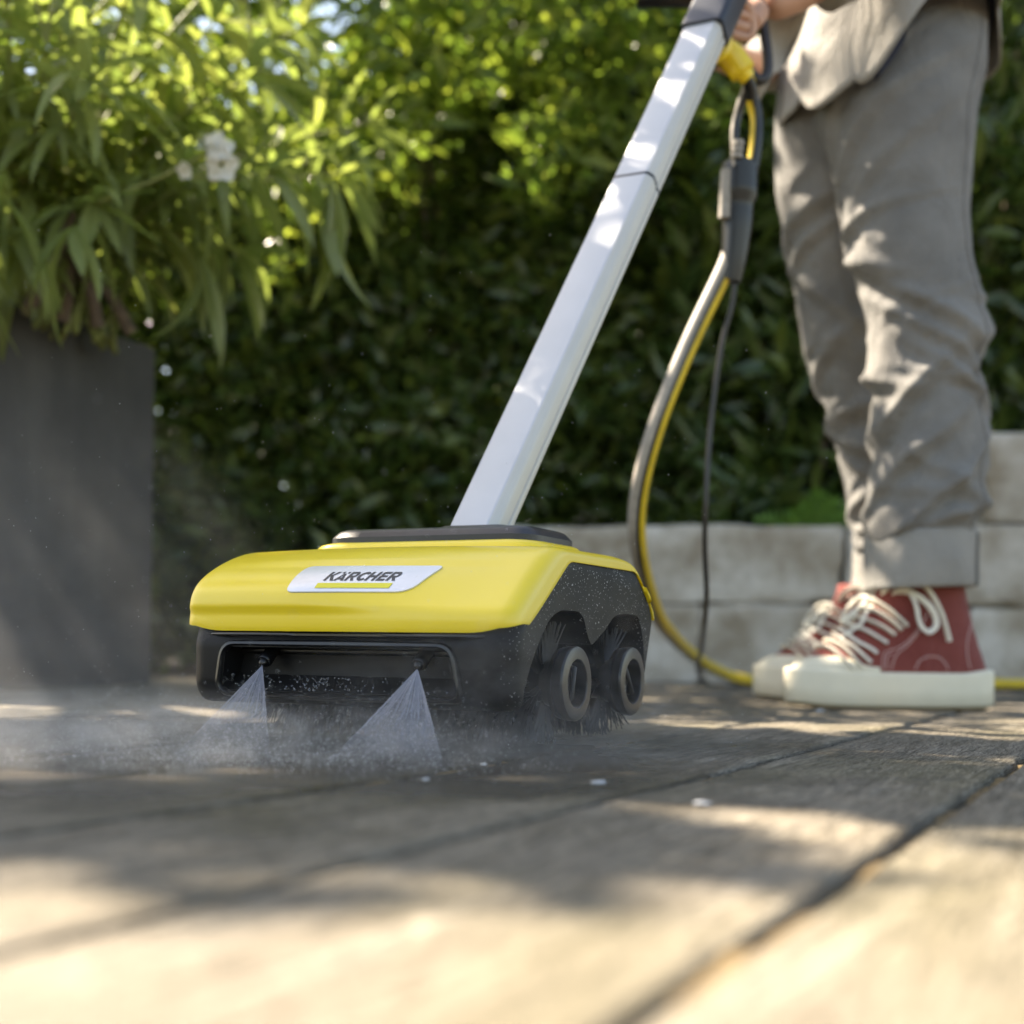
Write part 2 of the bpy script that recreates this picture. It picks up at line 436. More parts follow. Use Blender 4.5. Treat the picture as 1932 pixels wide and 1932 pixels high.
# ------------------------------------------------------------------ surface cleaner
mc = empty('surface_cleaner', (-.0786, 1.3067, 0), -A)
tag(mc, 'yellow and black deck cleaner on a silver pole with two roller brushes and spraying nozzles', 'deck cleaner')
V2 = lambda a, b: Vector((a, b))
hood_out = fillet([(-.156, .1005), (-.158, .1175), (-.074, .1778), (.077, .1785), (.112, .1755), (.171, .126), (.169, .1185)],
                  [0, .010, .020, .02, .02, .012, 0], 10)
hood_in = fillet([(-.1285, .1080), (-.127, .1088), (-.107, .1215), (-.043, .1655), (.121, .1655), (.1555, .141), (.1685, .119)], [0, .001, .02, .008, .012, .012, 0], 8)
def side_x(k, h): return k - max(0, h - .118) * .03
NS = 90
def bulge(t, h):
    q = (h - .1165) / .0635
    if q <= 0 or q >= 1: return 0.0
    wt = 1 - max(0, min(1, (t + .35) / 1.30)); wt = .08 + .92 * wt * wt * (3 - 2 * wt)
    return .030 * wt * math.sin(math.pi * q)
def hood_mesh():
    O = resample(hood_out, NS); I = resample(hood_in, NS)
    # match the two outlines by share of length between corners
    rings = []
    xs = [(-1, j) for j in range(10, -1, -1)] + [(0, t) for t in np.linspace(-1, 1, 41)[1:-1]] + [(1, j) for j in range(0, 11)]
    XF, XS = .152, .1655
    for sgn, j in xs:
        ring = []
        if sgn == 0:
            for i, p in enumerate(resample(hood_out, NS, t0=.011 * max(0, (abs(j) - .80) / .20) ** 2)):
                bow = .004 * (1 - j * j) if p.y < .15 else .004 * (1 - j * j) * max(0, (.178 - p.y) / .028)
                crown = .0025 * (1 - j * j) if p.y > .16 else 0
                ring.append((side_x(XF, p.y) * j * (1.022 if j < 0 else 1), p.x - bow * (1 if p.x < 0 else -1) - (bulge(j, p.y) if p.x < 0 else 0), p.y + crown))
        else:
            s = j / 10
            if s <= .55:
                a = s / .55 * math.pi / 2; f = (1 - math.cos(a)) * .42; x = XF + (XS - XF) * math.sin(a)
            else:
                f = .42 + .58 * (s - .55) / .45; x = XS + .0002
            # start corner of the outline climbs a little on the side
            OO = resample(hood_out, NS, t0=.011 + .018 * f)
            for i in range(NS):
                p = OO[i].lerp(I[i], f)
                ring.append((sgn * side_x(x, p.y) * (1.022 if sgn < 0 else 1), p.x - (bulge(sgn, p.y) * (1 - f) if p.x < 0 else 0), p.y))
        rings.append(ring)
    V = [p for r in rings for p in r]
    F = rings_to_faces(len(rings), NS, False)
    return V, F
Vh, Fh = hood_mesh()
hood = mk('hood', Vh, Fh, M['yellow'], mc, 50)
bm = bmesh.new(); bm.from_mesh(hood.data); bmesh.ops.recalc_face_normals(bm, faces=bm.faces)
if sum(f.normal.z for f in bm.faces) < 0: bmesh.ops.reverse_faces(bm, faces=bm.faces)
bm.to_mesh(hood.data); bm.free(); shade(hood.data, 50)
md = hood.modifiers.new('thick', 'SOLIDIFY'); md.thickness = .0022; md.offset = -1
md = hood.modifiers.new('bev', 'BEVEL'); md.width = .0006; md.segments = 2; md.limit_method = 'ANGLE'; md.angle_limit = R(60)
# black housing
body_out = fillet([(-.154, .1005), (-.1545, .116), (-.073, .1745), (.076, .175), (.109, .1722), (.166, .124), (.166, .115),
                   (.150, .070), (.146, .056), (-.120, .036), (-.145, .036), (-.158, .050), (-.159, .090)],
                  [.002, .006, .018, .018, .018, .01, .01, .01, .01, .01, .010, .012, .01], 6, closed=True)
body_in = fillet([(-.136, .1005), (-.110, .1195), (-.0435, .1650), (.1205, .1650), (.155, .1405), (.166, .119), (.164, .112),
                  (.149, .070), (.144, .058), (-.112, .038), (-.128, .038), (-.136, .048), (-.138, .090)],
                 [.002, .01, .008, .012, .012, .008, .01, .01, .01, .01, .008, .008, .01], 6, closed=True)
def body_mesh():
    rings = []
    def seq(x, f):
        r = []
        for p, q in zip(body_out, body_in):
            z = p.lerp(q, f); r.append((math.copysign(side_x(abs(x), z.y), x) if x else 0, z.x, z.y))
        return r
    K = 8
    for j in range(K, -1, -1):
        a = j / K * math.pi / 2; rings.append(seq(-(.1425 + .0215 * math.sin(a)), 1 - math.cos(a)))
    for t in np.linspace(-.11, .11, 5): rings.append(seq(t, 0))
    for j in range(0, K + 1):
        a = j / K * math.pi / 2; rings.append(seq(.1425 + .0215 * math.sin(a), 1 - math.cos(a)))
    return rings
body = loft('housing', body_mesh(), M['black'], mc, smooth=38)
# cutters
def prism(poly, x0, x1, x0b=None, x1b=None, zb=None):
    bm = bmesh.new(); n = len(poly)
    def xx(x, xb, z):
        return x if xb is None else x + (xb - x) * max(0, min(1, (zb[0] - z) / (zb[0] - zb[1])))
    a = [bm.verts.new((xx(x0, x0b, p[1]), p[0], p[1])) for p in poly]; b = [bm.verts.new((xx(x1, x1b, p[1]), p[0], p[1])) for p in poly]
    bm.faces.new(a[::-1]); bm.faces.new(b)
    for i in range(n): bm.faces.new((a[i], a[(i + 1) % n], b[(i + 1) % n], b[i]))
    return bm_obj('cutter', bm, None, mc, 30)
arch = fillet([(-.139, .010), (-.135, .050), (-.1216, .0744), (-.106, .0938), (-.083, .115), (-.060, .1222), (-.020, .1222), (-.0085, .117), (.0005, .1005),
               (.0085, .0928), (.013, .0935), (.041, .106), (.063, .1195), (.082, .1232), (.120, .1232), (.1325, .120), (.143, .0985), (.147, .070), (.148, .010)],
              [0, .008, .008, .008, .012, .008, .006, .006, .004, .003, .003, .006, .008, .008, .008, .008, .008, .006, 0], 4, closed=True)
c1 = prism([(p.x, p.y) for p in arch], -.30, .30)
rec = [(-.20, .0880), (-.134, .0855), (-.131, .078), (-.1335, .062), (-.149, .0475), (-.20, .0455)]
c2 = prism(rec, -.119, .106, -.125, .116, (.086, .046))
for c in (c1, c2):
    md = body.modifiers.new('cut', 'BOOLEAN'); md.operation = 'DIFFERENCE'; md.object = c; md.solver = 'EXACT'
apply_mods(body)
for c in (c1, c2): bpy.data.objects.remove(c)
shade(body.data, 35)
# raised rim round the nozzle recess
def front_y(z): return -.1592 + max(0, .052 - z) * .75
rim = fillet([(-.122, .0893), (.109, .0893), (.1195, .0445), (-.129, .0445)], .013, 6, closed=True)
rim = resample(rim, 120, closed=True)
rv = []; 
for p in rim:
    ct = Vector((-.006, .067)); d = (p - ct); d = Vector((d.x / .125, d.y / .022)).normalized()
    for (o_, y_) in ((-.0022, .004), (-.0022, -.0006), (-.0004, -.0026), (.0022, -.0020), (.0040, .002)):
        rv.append((p.x + d.x * o_, front_y(p.y) + y_, p.y + d.y * o_))
n_ = len(rim); F = []
for i in range(n_):
    for j in range(4):
        k = (i + 1) % n_; F.append((i * 5 + j, i * 5 + j + 1, k * 5 + j + 1, k * 5 + j))
bm = bmesh.new(); vs = [bm.verts.new(v) for v in rv]
for f in F: bm.faces.new([vs[i] for i in f])
bm_obj('recess_rim', bm, M['black2'], mc, 50)
# inner back wall, ledge drops
dl = []
for k in range(150):
    x = rnd.uniform(-.115, .110) if k > 60 else rnd.gauss(-.035, .022); t = rnd.random(); s_ = rnd.uniform(.0005, .0011) * (1.5 if rnd.random() < .15 else 1)
    y0, z0 = -.1345 - .0140 * t, .0612 - .0130 * t
    bm = bmesh.new(); bmesh.ops.create_icosphere(bm, subdivisions=1, radius=s_)
    dl.append(([v.co * 1.0 + Vector((x, y0, z0 + .0002)) for v in bm.verts], [tuple(v.index for v in f.verts) for f in bm.faces])); bm.free()
V, F = join_data(dl)
sw = N('water'); sw.bsdf(Base_Color=(.9, .93, 1, 1), Roughness=.04, Transmission_Weight=.85, IOR=1.33, Specular_IOR_Level=.6); M['water'] = sw.m
o = mk('drops_on_ledge', V, F, M['water'], mc, 180); o['kind'] = 'stuff'
# seam strip under the hood
tube('seam_strip', [(x, -.1605 + .03 * (abs(x) / .15) ** 8 * .4, .0975) for x in np.linspace(-.138, .138, 30)], .0016, M['black2'], mc, 6)
# top: yellow ridge and dark plate
def slab(name, cx, cy, hw, hd, z0, z1, rc, top_in, mat, rnd_top=.003, zfun=None):
    rings = []
    for (ins, z) in ((0, z0), (0, z0 + (z1 - z0) * .45), (top_in * .35, z1 - rnd_top), (top_in * .6, z1 - rnd_top * .35), (top_in, z1), (hd * .5 + top_in, z1 + .0004)):
        P = fillet([(cx - hw + ins, cy - hd + ins), (cx + hw - ins, cy - hd + ins), (cx + hw - ins, cy + hd - ins), (cx - hw + ins, cy + hd - ins)], max(rc - ins * .5, .003), 8, closed=True)
        rings.append([(p.x, p.y, z - (zfun(p.x - cx) if zfun else 0)) for p in P])
    return loft(name, rings, mat, mc, smooth=40)
arcz = lambda x: .0045 * (abs(x) / .14) ** 3
slab('hood_ridge', -.003, .038, .128, .062, .172, .1905, .03, .010, M['yellow'], zfun=arcz)
slab('top_plate', -.003, .045, .114, .053, .1895, .2045, .022, .011, M['navy'], .004, zfun=arcz)
# steel badge on the sloping front
sl = (Vector((0, -.074, .1778)) - Vector((0, -.158, .1175))); SL = sl.length; sdir = sl.normalized(); snor = Vector((0, -sdir.z, sdir.y)) 
def on_slope(x, s, off=0.0):
    """x across, s metres up the slope from the crease"""
    t = x / .152
    bow = .004 * (1 - t * t); zz = .1175 + sdir.z * s
    if zz >= .15: bow *= max(0, (.178 - zz) / .028)
    return Vector((x, -.158 + sdir.y * s - bow - bulge(t, zz), zz)) + snor * off
def flat_patch(name, poly, off, mat, thick=.0006):
    top = [on_slope(p[0], p[1], off) for p in poly]; bot = [on_slope(p[0], p[1], off - thick) for p in poly]
    n = len(poly); bm = bmesh.new(); a = [bm.verts.new(v) for v in top]; b = [bm.verts.new(v) for v in bot]
    f = bm.faces.new(a); bm.faces.new(b[::-1])
    for i in range(n): bm.faces.new((a[i], b[i], b[(i + 1) % n], a[(i + 1) % n]))
    bmesh.ops.triangulate(bm, faces=[f])
    return bm, mat, name
BS0, BS1 = .028, .069       # badge lower and upper edge, metres up the slope
bx0, bx1 = -.0520, .0815
bp = fillet([(bx0 - .001, BS0), (.0625, BS0), (bx1 - .004, BS1), (bx0 + .002, BS1)], [.006, .014, .005, .007], 6, closed=True)
bp = resample(bp, 120, closed=True)
# steel badge as a grid so it follows the bow
bm = bmesh.new()
badge_v = []
cx, cyy = .014, (BS0 + BS1) / 2
for k in range(9):
    f = 1 - k / 8
    for p in bp: badge_v.append(on_slope(cx + (p.x - cx) * f, cyy + (p.y - cyy) * f, .0012))
vs = [bm.verts.new(v) for v in badge_v]; n_ = len(bp)
for k in range(7):
    for i in range(n_):
        j = (i + 1) % n_; bm.faces.new((vs[k * n_ + i], vs[k * n_ + j], vs[(k + 1) * n_ + j], vs[(k + 1) * n_ + i]))
bm.faces.new([vs[7 * n_ + i] for i in range(n_)])
bmesh.ops.delete(bm, geom=[v for v in bm.verts if not v.link_faces], context='VERTS')
low = [bm.verts.new(on_slope(p.x, p.y, -.0004)) for p in bp]
for i in range(n_):
    j = (i + 1) % n_; bm.faces.new((vs[i], low[i], low[j], vs[j]))
badge = bm_obj('badge', bm, M['steel'], mc, 30)
# lettering, drawn as polygons: unit square glyphs, slanted
def rect(x0, y0, x1, y1): return [(x0, y0), (x1, y0), (x1, y1), (x0, y1)]
def arcband(cx, cy, rx, ry, t, a0, a1, n=12, tx=None):
    tx = tx or t; o = [(cx + rx * math.cos(R(a0 + (a1 - a0) * k / n)), cy + ry * math.sin(R(a0 + (a1 - a0) * k / n))) for k in range(n + 1)]
    i = [(cx + (rx - tx) * math.cos(R(a1 + (a0 - a1) * k / n)), cy + (ry - t) * math.sin(R(a1 + (a0 - a1) * k / n))) for k in range(n + 1)]
    return [(o[k], o[k + 1], i[n - k - 1], i[n - k]) for k in range(n)]
def glyph(ch):
    q = []
    if ch == 'K': q = [rect(0, 0, .27, 1), [(.27, .42), (.62, 1), (.98, 1), (.50, .48)], [(.27, .62), (.68, 0), (1.02, 0), (.52, .66)]]; wd = .98
    elif ch == 'Ä':
        q = [[(-.06, 0), (.22, 0), (.52, .80), (.40, .80)], [(.40, .80), (.52, .80), (.60, .80), (.98, 0), (.69, 0)], rect(.26, .14, .66, .33), rect(.10, .83, .32, 1), rect(.62, .83, .84, 1), [(.34, .80), (.34, .60), (.62, .60), (.62, .80)]]; wd = .96
    elif ch == 'R':
        q = [rect(0, 0, .27, 1), rect(.27, .80, .60, 1), rect(.27, .36, .60, .56), [(.36, .38), (.64, .38), (.94, 0), (.63, 0)]] + arcband(.60, .68, .30, .32, .20, -90, 90, 12, .26); wd = .94
    elif ch == 'C': q = arcband(.52, .5, .52, .5, .23, 42, 318, 22, .29); wd = .90
    elif ch == 'H': q = [rect(0, 0, .27, 1), rect(.66, 0, .93, 1), rect(.27, .39, .66, .61)]; wd = 1.02
    elif ch == 'E': q = [rect(0, 0, .27, 1), rect(.27, 0, .78, .21), rect(.27, .395, .74, .595), rect(.27, .79, .80, 1)]; wd = .86
    return q, wd
LH = .0138; LW = .0100; SH = .22; base_s = BS0 + .0165; x = -.0205
lbm = bmesh.new()
for ch in 'KÄRCHER':
    q, wd = glyph(ch)
    for poly in q:
        vs_ = [lbm.verts.new((x + a * LW * .93, b * LH, 0)) for (a, b) in poly]; lbm.faces.new(vs_)
    x += wd * LW
for k in range(1, 8):
    bmesh.ops.bisect_plane(lbm, geom=lbm.verts[:] + lbm.edges[:] + lbm.faces[:], plane_co=(0, LH * k / 8, 0), plane_no=(0, 1, 0))
for v in lbm.verts: v.co = on_slope(v.co.x + v.co.y * SH, base_s + v.co.y, .0015)
me = bpy.data.meshes.new('lettering'); lbm.to_mesh(me); lbm.free(); lt = link_mesh('lettering', me, M['ink'], badge, None)
LEND = x
bar = []
for k in range(13):
    xx = -.0250 + (LEND + .0020 + .0250 - .004) * k / 12
    bar += [on_slope(xx, base_s - .0115, .0016), on_slope(xx + .0012, base_s - .0038, .0016)]
mk('badge_stripe', bar, [(2 * k, 2 * k + 2, 2 * k + 3, 2 * k + 1) for k in range(12)], M['badge_yellow'], badge, 30)
# nozzles
for nx in (-.083, .075):
    prof = [(-.118, .0060), (-.146, .0060), (-.147, .0066), (-.1515, .0066), (-.153, .0058), (-.1535, .0042), (-.156, .0038), (-.1575, .0026), (-.158, .0010)]
    nz = lathe('nozzle', [(p - 0, r) for p, r in prof], 'Y', 24, M['black2'], mc, (nx, 0, .0775))
    nz.data.transform(Matrix.Translation((nx, -.146, .0775)) @ Matrix.Rotation(R(38), 4, 'X') @ Matrix.Translation((-nx, .146, -.0775)))
tube('spray_bar', [(-.122, -.1330, .0835), (.110, -.1330, .0835)], .0032, M['black2'], mc, 10)
# roller brushes with tufts and end caps
tv = []
tr = random.Random(3)
for k in range(22):
    a = k * 2.4; r0 = .0030 * math.sqrt(k / 22); bx_, by_ = r0 * math.cos(a), r0 * math.sin(a)
    sp = 2.0 + tr.random() * .7
    p0 = Vector((bx_, by_, .016)); p1 = Vector((bx_ * (1 + sp) * .6 + tr.uniform(-.0008, .0008), by_ * sp * .6, .036)); p2 = Vector((bx_ * (1.4 + sp) + tr.uniform(-.001, .001), by_ * (1 + sp) + tr.uniform(-.001, .001), .0545 + tr.uniform(-.0015, .0015)))
    tv.append(tube_data([p0, p1, p2], [.0006, .00055, .00045], 3))
V, F = join_data(tv)
tuft_me = bpy.data.meshes.new('tuft'); tuft_me.from_pydata([tuple(v) for v in V], [], F); tuft_me.materials.append(M['bristle']); shade(tuft_me, 60)
HZ = .0578
for (ry, phase) in ((-.0258, .3), (.1124, 1.1)):
    roll = lathe('roller_brush', [(-.152, .012), (-.150, .0175), (.138, .0175), (.140, .012)], 'X', 32, M['black2'], mc, (0, 0, 0))
    roll.location = (0, ry, HZ)
    for i in range(23):
        for k in range(6):
            a = phase + k * 2 * math.pi / 6 + i * .36
            t = bpy.data.objects.new('bristle_tuft', tuft_me); C.objects.link(t); t.parent = roll
            t.location = (-.147 + i * .0128, 0, 0); t.rotation_euler = (a, 0, 0); t.scale = (1.25, 1.25, 1)
    for sg in (1, -1):
        prof = [(.150, .020), (.160, .0235), (.163, .0315), (.1670, .0325), (.1675, .0300), (.1700, .0300), (.1705, .0332), (.1765, .0336), (.1785, .0328), (.1790, .0310),
                (.1792, .0222), (.1785, .0214), (.1650, .0200), (.1648, .0050)]
        cap = lathe('end_cap', [(sg * (a - .0135), b) for a, b in prof], 'X', 64, M['black2'], roll, (0, 0, 0), 25)
        an = R(12) if ry < 0 else R(-38)
        p = Vector((0, math.sin(an), math.cos(an)))
        hb = tube('cap_handle', [Vector((sg * .1525, 0, 0)) + p * .0175 , Vector((sg * .161, 0, 0)) + p * .0145, Vector((sg * .161, 0, 0)) - p * .0145, Vector((sg * .1525, 0, 0)) - p * .0175], .0022, M['grip'], roll, 8)
# pole
pdir = Vector((.0757, .749, 1.0)).normalized()
pb = Vector((.0105, .072, .200))
px = Vector((1, 0, 0)); px = (px - pdir * px.dot(pdir)).normalized(); py = pdir.cross(px)   # py points back/up? keep sign below
if py.y < 0: py = -py
PL = 0.716 * Vector((.0757, .749, 1.0)).length
def pole_ring(t, gx=0, prof=None):
    return [pb + pdir * t + px * (p.x) + py * (p.y) for p in prof]
pprof = fillet([(-.026, -.015), (.0195, -.017), (.0265, -.010), (.0265, .004), (.0245, .005), (.0245, .007), (.0265, .008), (.0265, .017), (-.026, .017)],
               [.005, .003, .003, .0005, .0005, .0005, .0005, .005, .005], 4, closed=True)
def pole_seg(name, t0, t1, grow=0.0):
    pr = [p * (1 + grow) for p in pprof]; rings = [pole_ring(t, 0, pr) for t in np.linspace(t0, t1, 6)]
    o = loft(name, rings, [M['alu'], M['alu_side']], mc, smooth=30)
    for f in o.data.polygons:
        n = f.normal
        if n.dot(px) > .35: f.material_index = 1
    return o
JT = .40 * 1.0
pole_t = PL * ((1.66 - 1.37) / .64) / .716
pole_seg('lower_pole', -.03, pole_t - .0015); pole_seg('upper_pole', pole_t + .0015, PL)
rings = [pole_ring(t, 0, [p * 1.015 for p in pprof]) for t in (pole_t - .0022, pole_t + .0022)]
loft('pole_joint_ring', rings, M['black2'], mc, smooth=30)
# foot of the pole: pivot housing under the plate
slab('pole_socket', .0135, .080, .040, .030, .200, .210, .012, .006, M['navy'])
# collar, grip body, lever
def prism_pole(name, t0, t1, prof, mat, dt=0.0, taper=1.0, twist=0):
    rings = []
    for k, t in enumerate(np.linspace(t0, t1, 8)):
        f = 1 + (taper - 1) * k / 7
        rings.append([pb + pdir * t + px * p.x * f + py * (p.y * f + dt * k / 7) for p in prof])
    return loft(name, rings, mat, mc, smooth=40)
colp = fillet([(-.030, -.020), (.030, -.021), (.031, .021), (-.030, .021)], .008, 5, closed=True)
prism_pole('pole_collar', PL - .004, PL + .24, colp, M['navy'])
imw = mc.matrix_basis.inverted()
def ML(x, y, z): return imw @ Vector((x, y, z))
mc.rotation_euler = (0, 0, -A)
imw = (Matrix.Translation((-.0786, 1.3067, 0)) @ Matrix.Rotation(-A, 4, 'Z')).inverted()
tube('grip_body', catmull([ML(.258, 1.90, .900), ML(.268, 1.905, .930), ML(.280, 1.91, .970), ML(.286, 1.93, 1.02), ML(.290, 1.98, 1.12), ML(.30, 2.06, 1.22)], 6), [.013, .014, .015, .016, .018, .019] + [.0205] * 25, M['grip'], mc, 14)
tube('yellow_lever', catmull([ML(.245, 1.89, .905), ML(.262, 1.885, .907), ML(.277, 1.88, .911), ML(.283, 1.88, .924), ML(.285, 1.88, .955)], 5), [.006] * 7 + [.0085] * 10 + [.0075, .006, .004, .002], M['yellow'], mc, 12)
tube('quick_connector', catmull([ML(.283, 1.90, .925), ML(.293, 1.90, .917), ML(.303, 1.90, .906), ML(.313, 1.90, .893), ML(.319, 1.90, .886)], 4), [.010] + [.0195] * 6 + [.0185] * 5 + [.012] * 3 + [.009] * 2, M['yellow'], mc, 18)
tube('guard_bow', catmull([ML(.285, 1.93, .975), ML(.290, 1.93, .952), ML(.312, 1.93, .925), ML(.338, 1.93, .898), ML(.352, 1.94, .920), ML(.352, 1.98, 1.0), ML(.345, 2.02, 1.08)], 6), .0075, M['grip'], mc, 12)
tube('control_cable_sleeve', catmull([ML(.314, 1.90, .893), ML(.322, 1.91, .880), ML(.325, 1.92, .868)], 4), .0085, M['black2'], mc, 10)
tube('cross_handle', catmull([ML(.172, 1.99, 1.045), ML(.21, 1.98, 1.042), ML(.26, 1.99, 1.045)], 5), .018, M['black2'], mc, 14)

# ------------------------------------------------------------------ hose and cable
def hose(name, pts, r, mats, bands, seg=7, sides=16, parent=None, wob=0):
    P = catmull(pts, seg)
    V, F = tube_data(P, r, sides, upref=Vector((0, 1, 0)))
    o = mk(name, V, F, mats, parent, 60)
    for i, f in enumerate(o.data.polygons):
        if i < (len(P) - 1) * sides: f.material_index = bands(i % sides, sides)
    return o
hs = empty('garden_hose', (.3892, 3.55, 0))
tag(hs, 'yellow and grey hose hanging in a bow from the grip and lying behind the sneakers', 'hose')
im = Vector((.3892, 3.55, 0))
def sub(L): return [Vector(p) - im for p in L]
hp = sub([(.306, 1.95, .668), (.2965, 1.95, .635), (.247, 1.95, .5267), (.2031, 1.95, .4122), (.181, 1.98, .3132), (.1885, 2.05, .237), (.2398, 2.30, .157),
          (.3021, 2.60, .1208), (.377, 2.90, .0856), (.4788, 3.20, .045), (.60, 3.36, .0165), (.90, 3.42, .0155), (1.4, 3.40, .0155), (2.2, 3.35, .0155)])
hose('hose_tube', hp, .0132, [M['hose_yellow'], M['hose_grey'], M['rubber']],
     lambda j, n: 1 if 8 <= j <= 13 else (2 if j in (7, 14) else 0), parent=hs)
lathe_pts = catmull(sub([(.3165, 1.95, .790), (.3155, 1.95, .775), (.315, 1.95, .74), (.313, 1.95, .70), (.309, 1.95, .650), (.305, 1.95, .618)]), 4)
def prf(i): 
    t = i / (len(lathe_pts) - 1)
    return .019 if t < .06 else .0262 if t < .42 else .0215 if t < .60 else .0215 - (t - .60) / .40 * .007
tube('hose_coupling', lathe_pts, [prf(i) for i in range(len(lathe_pts))], M['rubber'], hs, 20, smooth=35)
tube('coupling_highlight', catmull(sub([(.2945, 1.935, .772), (.2935, 1.935, .735), (.2925, 1.935, .703)]), 3), .0085, M['hose_grey'], hs, 12)  # grey strip put in for the bright lit left edge of the black coupling
hose('upper_hose', sub([(.334, 1.96, .775), (.340, 1.96, .82), (.340, 1.96, .86), (.330, 1.95, .888), (.322, 1.92, .892)]), .0095, [M['hose_yellow'], M['rubber']], lambda j, n: 1 if j % 16 > 6 else 0, parent=hs)
hose('supply_line', sub([(.3075, 1.93, .775), (.305, 1.93, .82), (.309, 1.93, .85), (.318, 1.92, .880), (.322, 1.91, .892)]), .0065, [M['rubber'], M['hose_grey']], lambda j, n: 0 if j % 16 > 6 else 1, parent=hs)
vt = [tube_data(catmull(sub([(.307 + .001 * k, 1.925, .785 + .009 * k), (.3072 + .001 * k, 1.925, .792 + .009 * k)]), 2), .0085, 10) for k in range(3)]
V, F = join_data(vt); mk('bend_protector', V, F, M['hose_grey'], hs, 40)
cb = hose('power_cable', [(.322, 2.0, .66), (.316, 2.0, .60), (.3015, 2.0, .5387), (.287, 2.0, .4217), (.2807, 2.0, .2659), (.296, 2.08, .165), (.335, 2.4, .10), (.40, 2.9, .035), (.52, 3.2, .006), (.9, 3.3, .0055), (1.8, 3.25, .0055)], .0040,
     [M['rubber']], lambda j, n: 0, sides=10)
tag(cb, 'thin black cable hanging behind the hose down to the deck', 'cable')

# ------------------------------------------------------------------ person
per = empty('person', (.60, 2.25, 0))
tag(per, 'person in rolled grey trousers and red high top sneakers guiding the cleaner', 'person')
PO = Vector((.60, 2.25, 0))
near = [ # h, x centre, half width, y
 (1.20, .660, .110, 2.27), (1.13, .6593, .1056, 2.25), (1.0457, .6300, .128, 2.235), (.9611, .6115, .1250, 2.215), (.8768, .6200, .1075, 2.20), (.7923, .6216, .0992, 2.19),
 (.7249, .6269, .0958, 2.18), (.6576, .6452, .0928, 2.175), (.6071, .6535, .0920, 2.17), (.5563, .6487, .0865, 2.17), (.4889, .6565, .0891, 2.17), (.4130, .6606, .0895, 2.17),
 (.3538, .6560, .0891, 2.17), (.2861, .6464, .0870, 2.17), (.255, .6457, .080, 2.17)]
far = [(1.15, .5560, .120, 2.31), (1.0564, .5516, .1109, 2.33), (.9746, .5494, .1101, 2.34), (.8911, .5454, .102, 2.35), (.8062, .5542, .0909, 2.37), (.7198, .5695, .0824, 2.385), (.6319, .5822, .0766, 2.40),
 (.5707, .6017, .0730, 2.42), (.5162, .6273, .0700, 2.43), (.4518, .6488, .0712, 2.44), (.3869, .6677, .0706, 2.45), (.3116, .6850, .0718, 2.46), (.255, .6962, .074, 2.47)]
def interp(tab, h):
    tab = sorted(tab)
    for a, b in zip(tab, tab[1:]):
        if a[0] <= h <= b[0]:
            t = (h - a[0]) / (b[0] - a[0]); t = t * t * (3 - 2 * t) * .35 + t * .65
            return [a[k] + (b[k] - a[k]) * t for k in range(1, 4)]
    return list(tab[0][1:]) if h < tab[0][0] else list(tab[-1][1:])
# folds: (angle centre deg, height, slope, half length rad, width m, amplitude m); angle 180 = front (left in view), 270 = towards the camera, 0 = rear
def folds_for(seed, manual):
    r = random.Random(seed); L = list(manual)
    for k in range(34):
        low = r.random() < .7
        h = r.uniform(.24, .66) if low else r.uniform(.6, 1.0)
        L.append((r.uniform(0, 360), h, r.uniform(-.06, .06), r.uniform(.4, 1.1), r.uniform(.006, .015), r.uniform(.002, .006) * (1 if low else .5)))
    return L
man_near = [(250, .640, -.055, 1.5, .016, .010), (265, .585, -.05, 1.3, .014, .010), (285, .53, -.06, 1.2, .014, .009), (235, .485, .09, .9, .016, .010), (230, .38, .08, 1.0, .016, .011),
            (265, .325, .10, 1.3, .015, .012), (300, .345, -.05, 1.0, .014, .009), (280, .30, .03, 1.3, .012, .009), (0, .60, .02, 1.0, .028, .012), (205, .70, -.03, .7, .014, .009), (200, .77, .03, .6, .013, .008),
            (190, .52, -.02, .8, .014, .010), (185, .44, .03, .8, .02, .009), (215, .90, .10, 1.2, .016, .008), (205, .955, .12, 1.1, .014, .008), (240, .86, .09, .9, .016, .006)]
man_far = [(220, .83, .04, 1.0, .016, .010), (215, .78, .05, .9, .012, .008), (225, .51, .02, 1.2, .016, .012), (210, .46, -.03, 1.0, .014, .011), (220, .36, .03, 1.1, .014, .010), (230, .30, -.02, 1.1, .012, .009), (215, .60, .05, 1., .014, .007), (230, .70, -.06, 1.2, .014, .007)]
def leg_rings(tab, folds, h0, h1, seed, n=88, m=210, dep=.92):
    rings = []
    for i in range(m + 1):
        h = h0 + (h1 - h0) * i / m
        cx, hw, cyv = interp(tab, h)
        ring = []
        for j in range(n):
            a = 2 * math.pi * j / n
            ex = 2 / 2.15
            ux = math.copysign(abs(math.cos(a)) ** ex, math.cos(a)); uy = math.copysign(abs(math.sin(a)) ** ex, math.sin(a))
            d = 0
            for (ac, hc, sl_, la, wd, am) in folds:
                da = (math.degrees(a) - ac + 180) % 360 - 180; da = R(da)
                if abs(da) > 2 * la: continue
                dh = h - hc - sl_ * da
                if abs(dh) > 4 * wd: continue
                q = dh / wd
                d += 1.3 * am * math.exp(-(da / la) ** 2) * (math.exp(-abs(q) ** 1.35) - .6 * math.exp(-(q + 1.6) ** 2))
            d += .004 * noise.noise(Vector((math.cos(a) * 1.4 + seed, math.sin(a) * 1.4, h * 7)))
            fade = min(1, (h - h0) / .03)
            ring.append(Vector((cx + ux * (hw + d * fade), cyv + uy * (hw * dep + d * fade), h)) - PO)
        rings.append(ring)
    return rings
n1 = leg_rings(near, folds_for(5, man_near), .255, 1.19, 1)
n2 = leg_rings(far, folds_for(9, man_far), .255, 1.15, 5)
